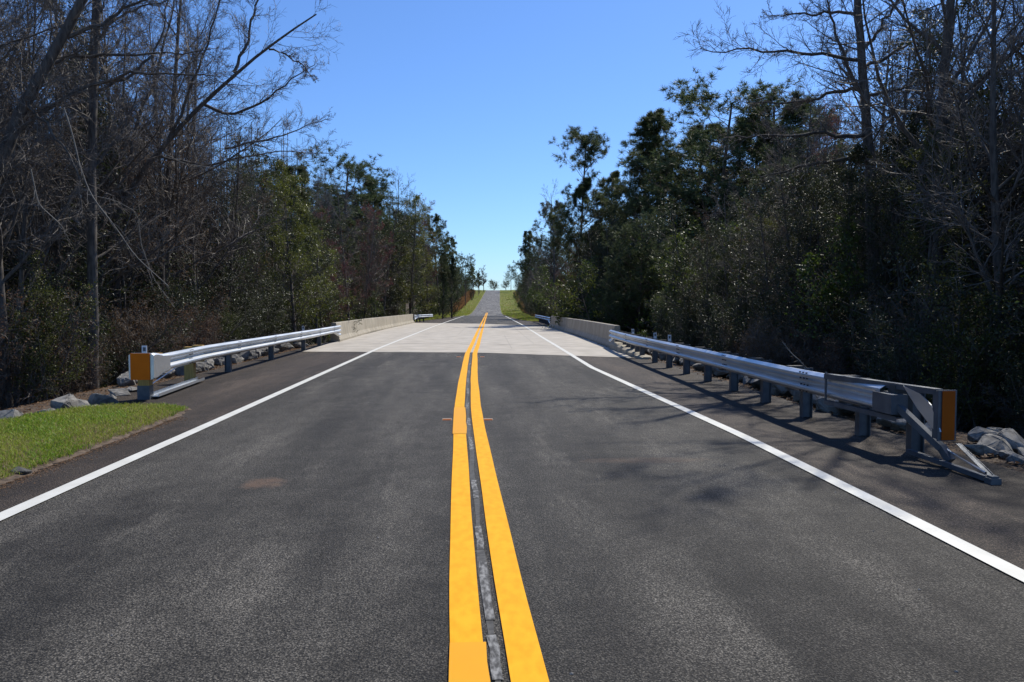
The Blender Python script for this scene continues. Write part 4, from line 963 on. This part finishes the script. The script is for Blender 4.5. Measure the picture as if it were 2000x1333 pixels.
# the woods behind all that, too deep and dense to count
def deep(side, n, y0, y1, d0, d1, hf, sz):
    y = rng.uniform(y0, y1, n); off = rng.uniform(d0, d1, n)
    x = np.array([eL(v) for v in y]) - off if side < 0 else np.array([eR(v) for v in y]) + off
    g = gz(x, y); H = hf(y) * (1 + .22 * np.sin(x * .7 + y * .31) + .18 * np.sin(y * .9 - x * .4)); c = np.stack([x, y, g + H * rng.power(1.1, n)], -1)
    u = nrm(rng.normal(0, 1, (n, 3))); v = nrm(np.cross(u, rng.normal(0, 1, (n, 3)))); s_ = (rng.uniform(.5, 1, n) * sz)[:, None]
    V = np.stack([c - u * s_, c + v * s_ * .4, c + u * s_, c - v * s_ * .4], 1); return (V.reshape(-1, 3), np.arange(n * 4).reshape(-1, 4), 0)
def poles(side, n, y0, y1, d0, d1, hf):
    y = rng.uniform(y0, y1, n); off = rng.uniform(d0, d1, n); x = np.array([eL(v) for v in y]) - off if side < 0 else np.array([eR(v) for v in y]) + off
    g = gz(x, y) - .3; h = hf(y) * rng.uniform(.7, 1.25, n); t = np.linspace(0, 1, 7)
    P = np.stack([x[:, None] + rng.normal(0, .12, (n, 7)).cumsum(1) * .7, y[:, None] + rng.normal(0, .1, (n, 7)), g[:, None] + h[:, None] * t], -1)
    v, f = tubes(P, rng.uniform(.03, .09, n)[:, None] * np.linspace(1, .4, 7)[None], 4); return (v, f, 1)
Hl = lambda y: np.interp(y, [8, 36, 60, 130, 230, 345], [6.0, 7.0, 9.5, 12, 7.5, 4.0]); Hr = lambda y: np.interp(y, [8, 36, 60, 130, 230, 345], [9, 10.5, 12, 12, 7, 4.0])
dp = [deep(-1, 60000, 6, 90, 11, 34, Hl, .22), deep(-1, 40000, 90, 350, 9, 40, Hl, .4), deep(1, 70000, 6, 90, 10, 36, Hr, .22), deep(1, 40000, 90, 350, 9, 40, Hr, .4),
      poles(-1, 900, 6, 90, 9, 34, lambda y: Hl(y) * 1.7), poles(1, 700, 6, 90, 9, 34, lambda y: Hr(y) * 1.2)]
o = link('deep_woods', mesh_from('deep_woods', dp, [M['leaf2'], M['bark']])); tag(o, 'dense mass of trees deep behind the wood edges', 'woods', kind='stuff')
for x, y, k, sc, lb in ((11.3, 18.4, 2, 1.22, 'very tall bare tree just right of the one with long level limbs'), (12.6, 15.2, 0, 1.15, 'tall bare tree at the right frame edge above the impact head'),
                        (13.0, 17.5, 3, 1.3, 'slim tall bare tree between the two tallest bare trees on the right'), (11.6, 12.8, 2, 1.0, 'bare tree standing just beyond the right frame edge')):
    plant('bare_tree', BARE[k], x, y, sc, x, lb, 'tree')
# shrubs along both wood edges
def shrubs(side, y0, y1, step, rows, big=1.0):
    y = y0
    while y < y1:
        for k in range(rows):
            yy = y + R_.uniform(-.5, .5) * step; off = .2 + k * 1.5 + R_.uniform(0, 1.2) + (1.8 if yy > 150 else 0) + (1.5 if 34 < yy < 92 else 0); x = (eL(yy) - off) if side < 0 else (eR(yy) + off)
            if inview(x, yy, 1):
                i = R_.choices([0, 1, 2, 3], ([3.4, 1.3, 4.2, .15] if side < 0 and yy < 36 else [2, 4, 1.5, 3] if side < 0 else [3.5, .8, 2, .4]))[0]; z = ZN(side, yy)
                lb = ('small leaved green shrub ', 'rounded olive green shrub ', 'twiggy brown dry leaved shrub ', 'tall pale green bush ')[i]
                plant('shrub', SHRUB[i], x, yy, R_.uniform(.6, 1.1) * big * (1 + .25 * k), R_.uniform(0, 6.3), lb + PL[z].replace('in the', 'edging the'), 'shrub', lb + PL[z], parts=('stems', 'foliage'))
        y += step
shrubs(-1, 9, 36, 1.15, 3); shrubs(-1, 36, 90, 2.0, 2, 1.2); shrubs(-1, 90, 330, 6, 1, 1.3)
shrubs(1, 9, 36, 1.2, 3); shrubs(1, 36, 90, 2.0, 2, 1.2); shrubs(1, 90, 330, 6, 1, 1.3)
print('tris', sum(len(m.polygons) for m in bpy.data.meshes), 'objects', len(bpy.data.objects))
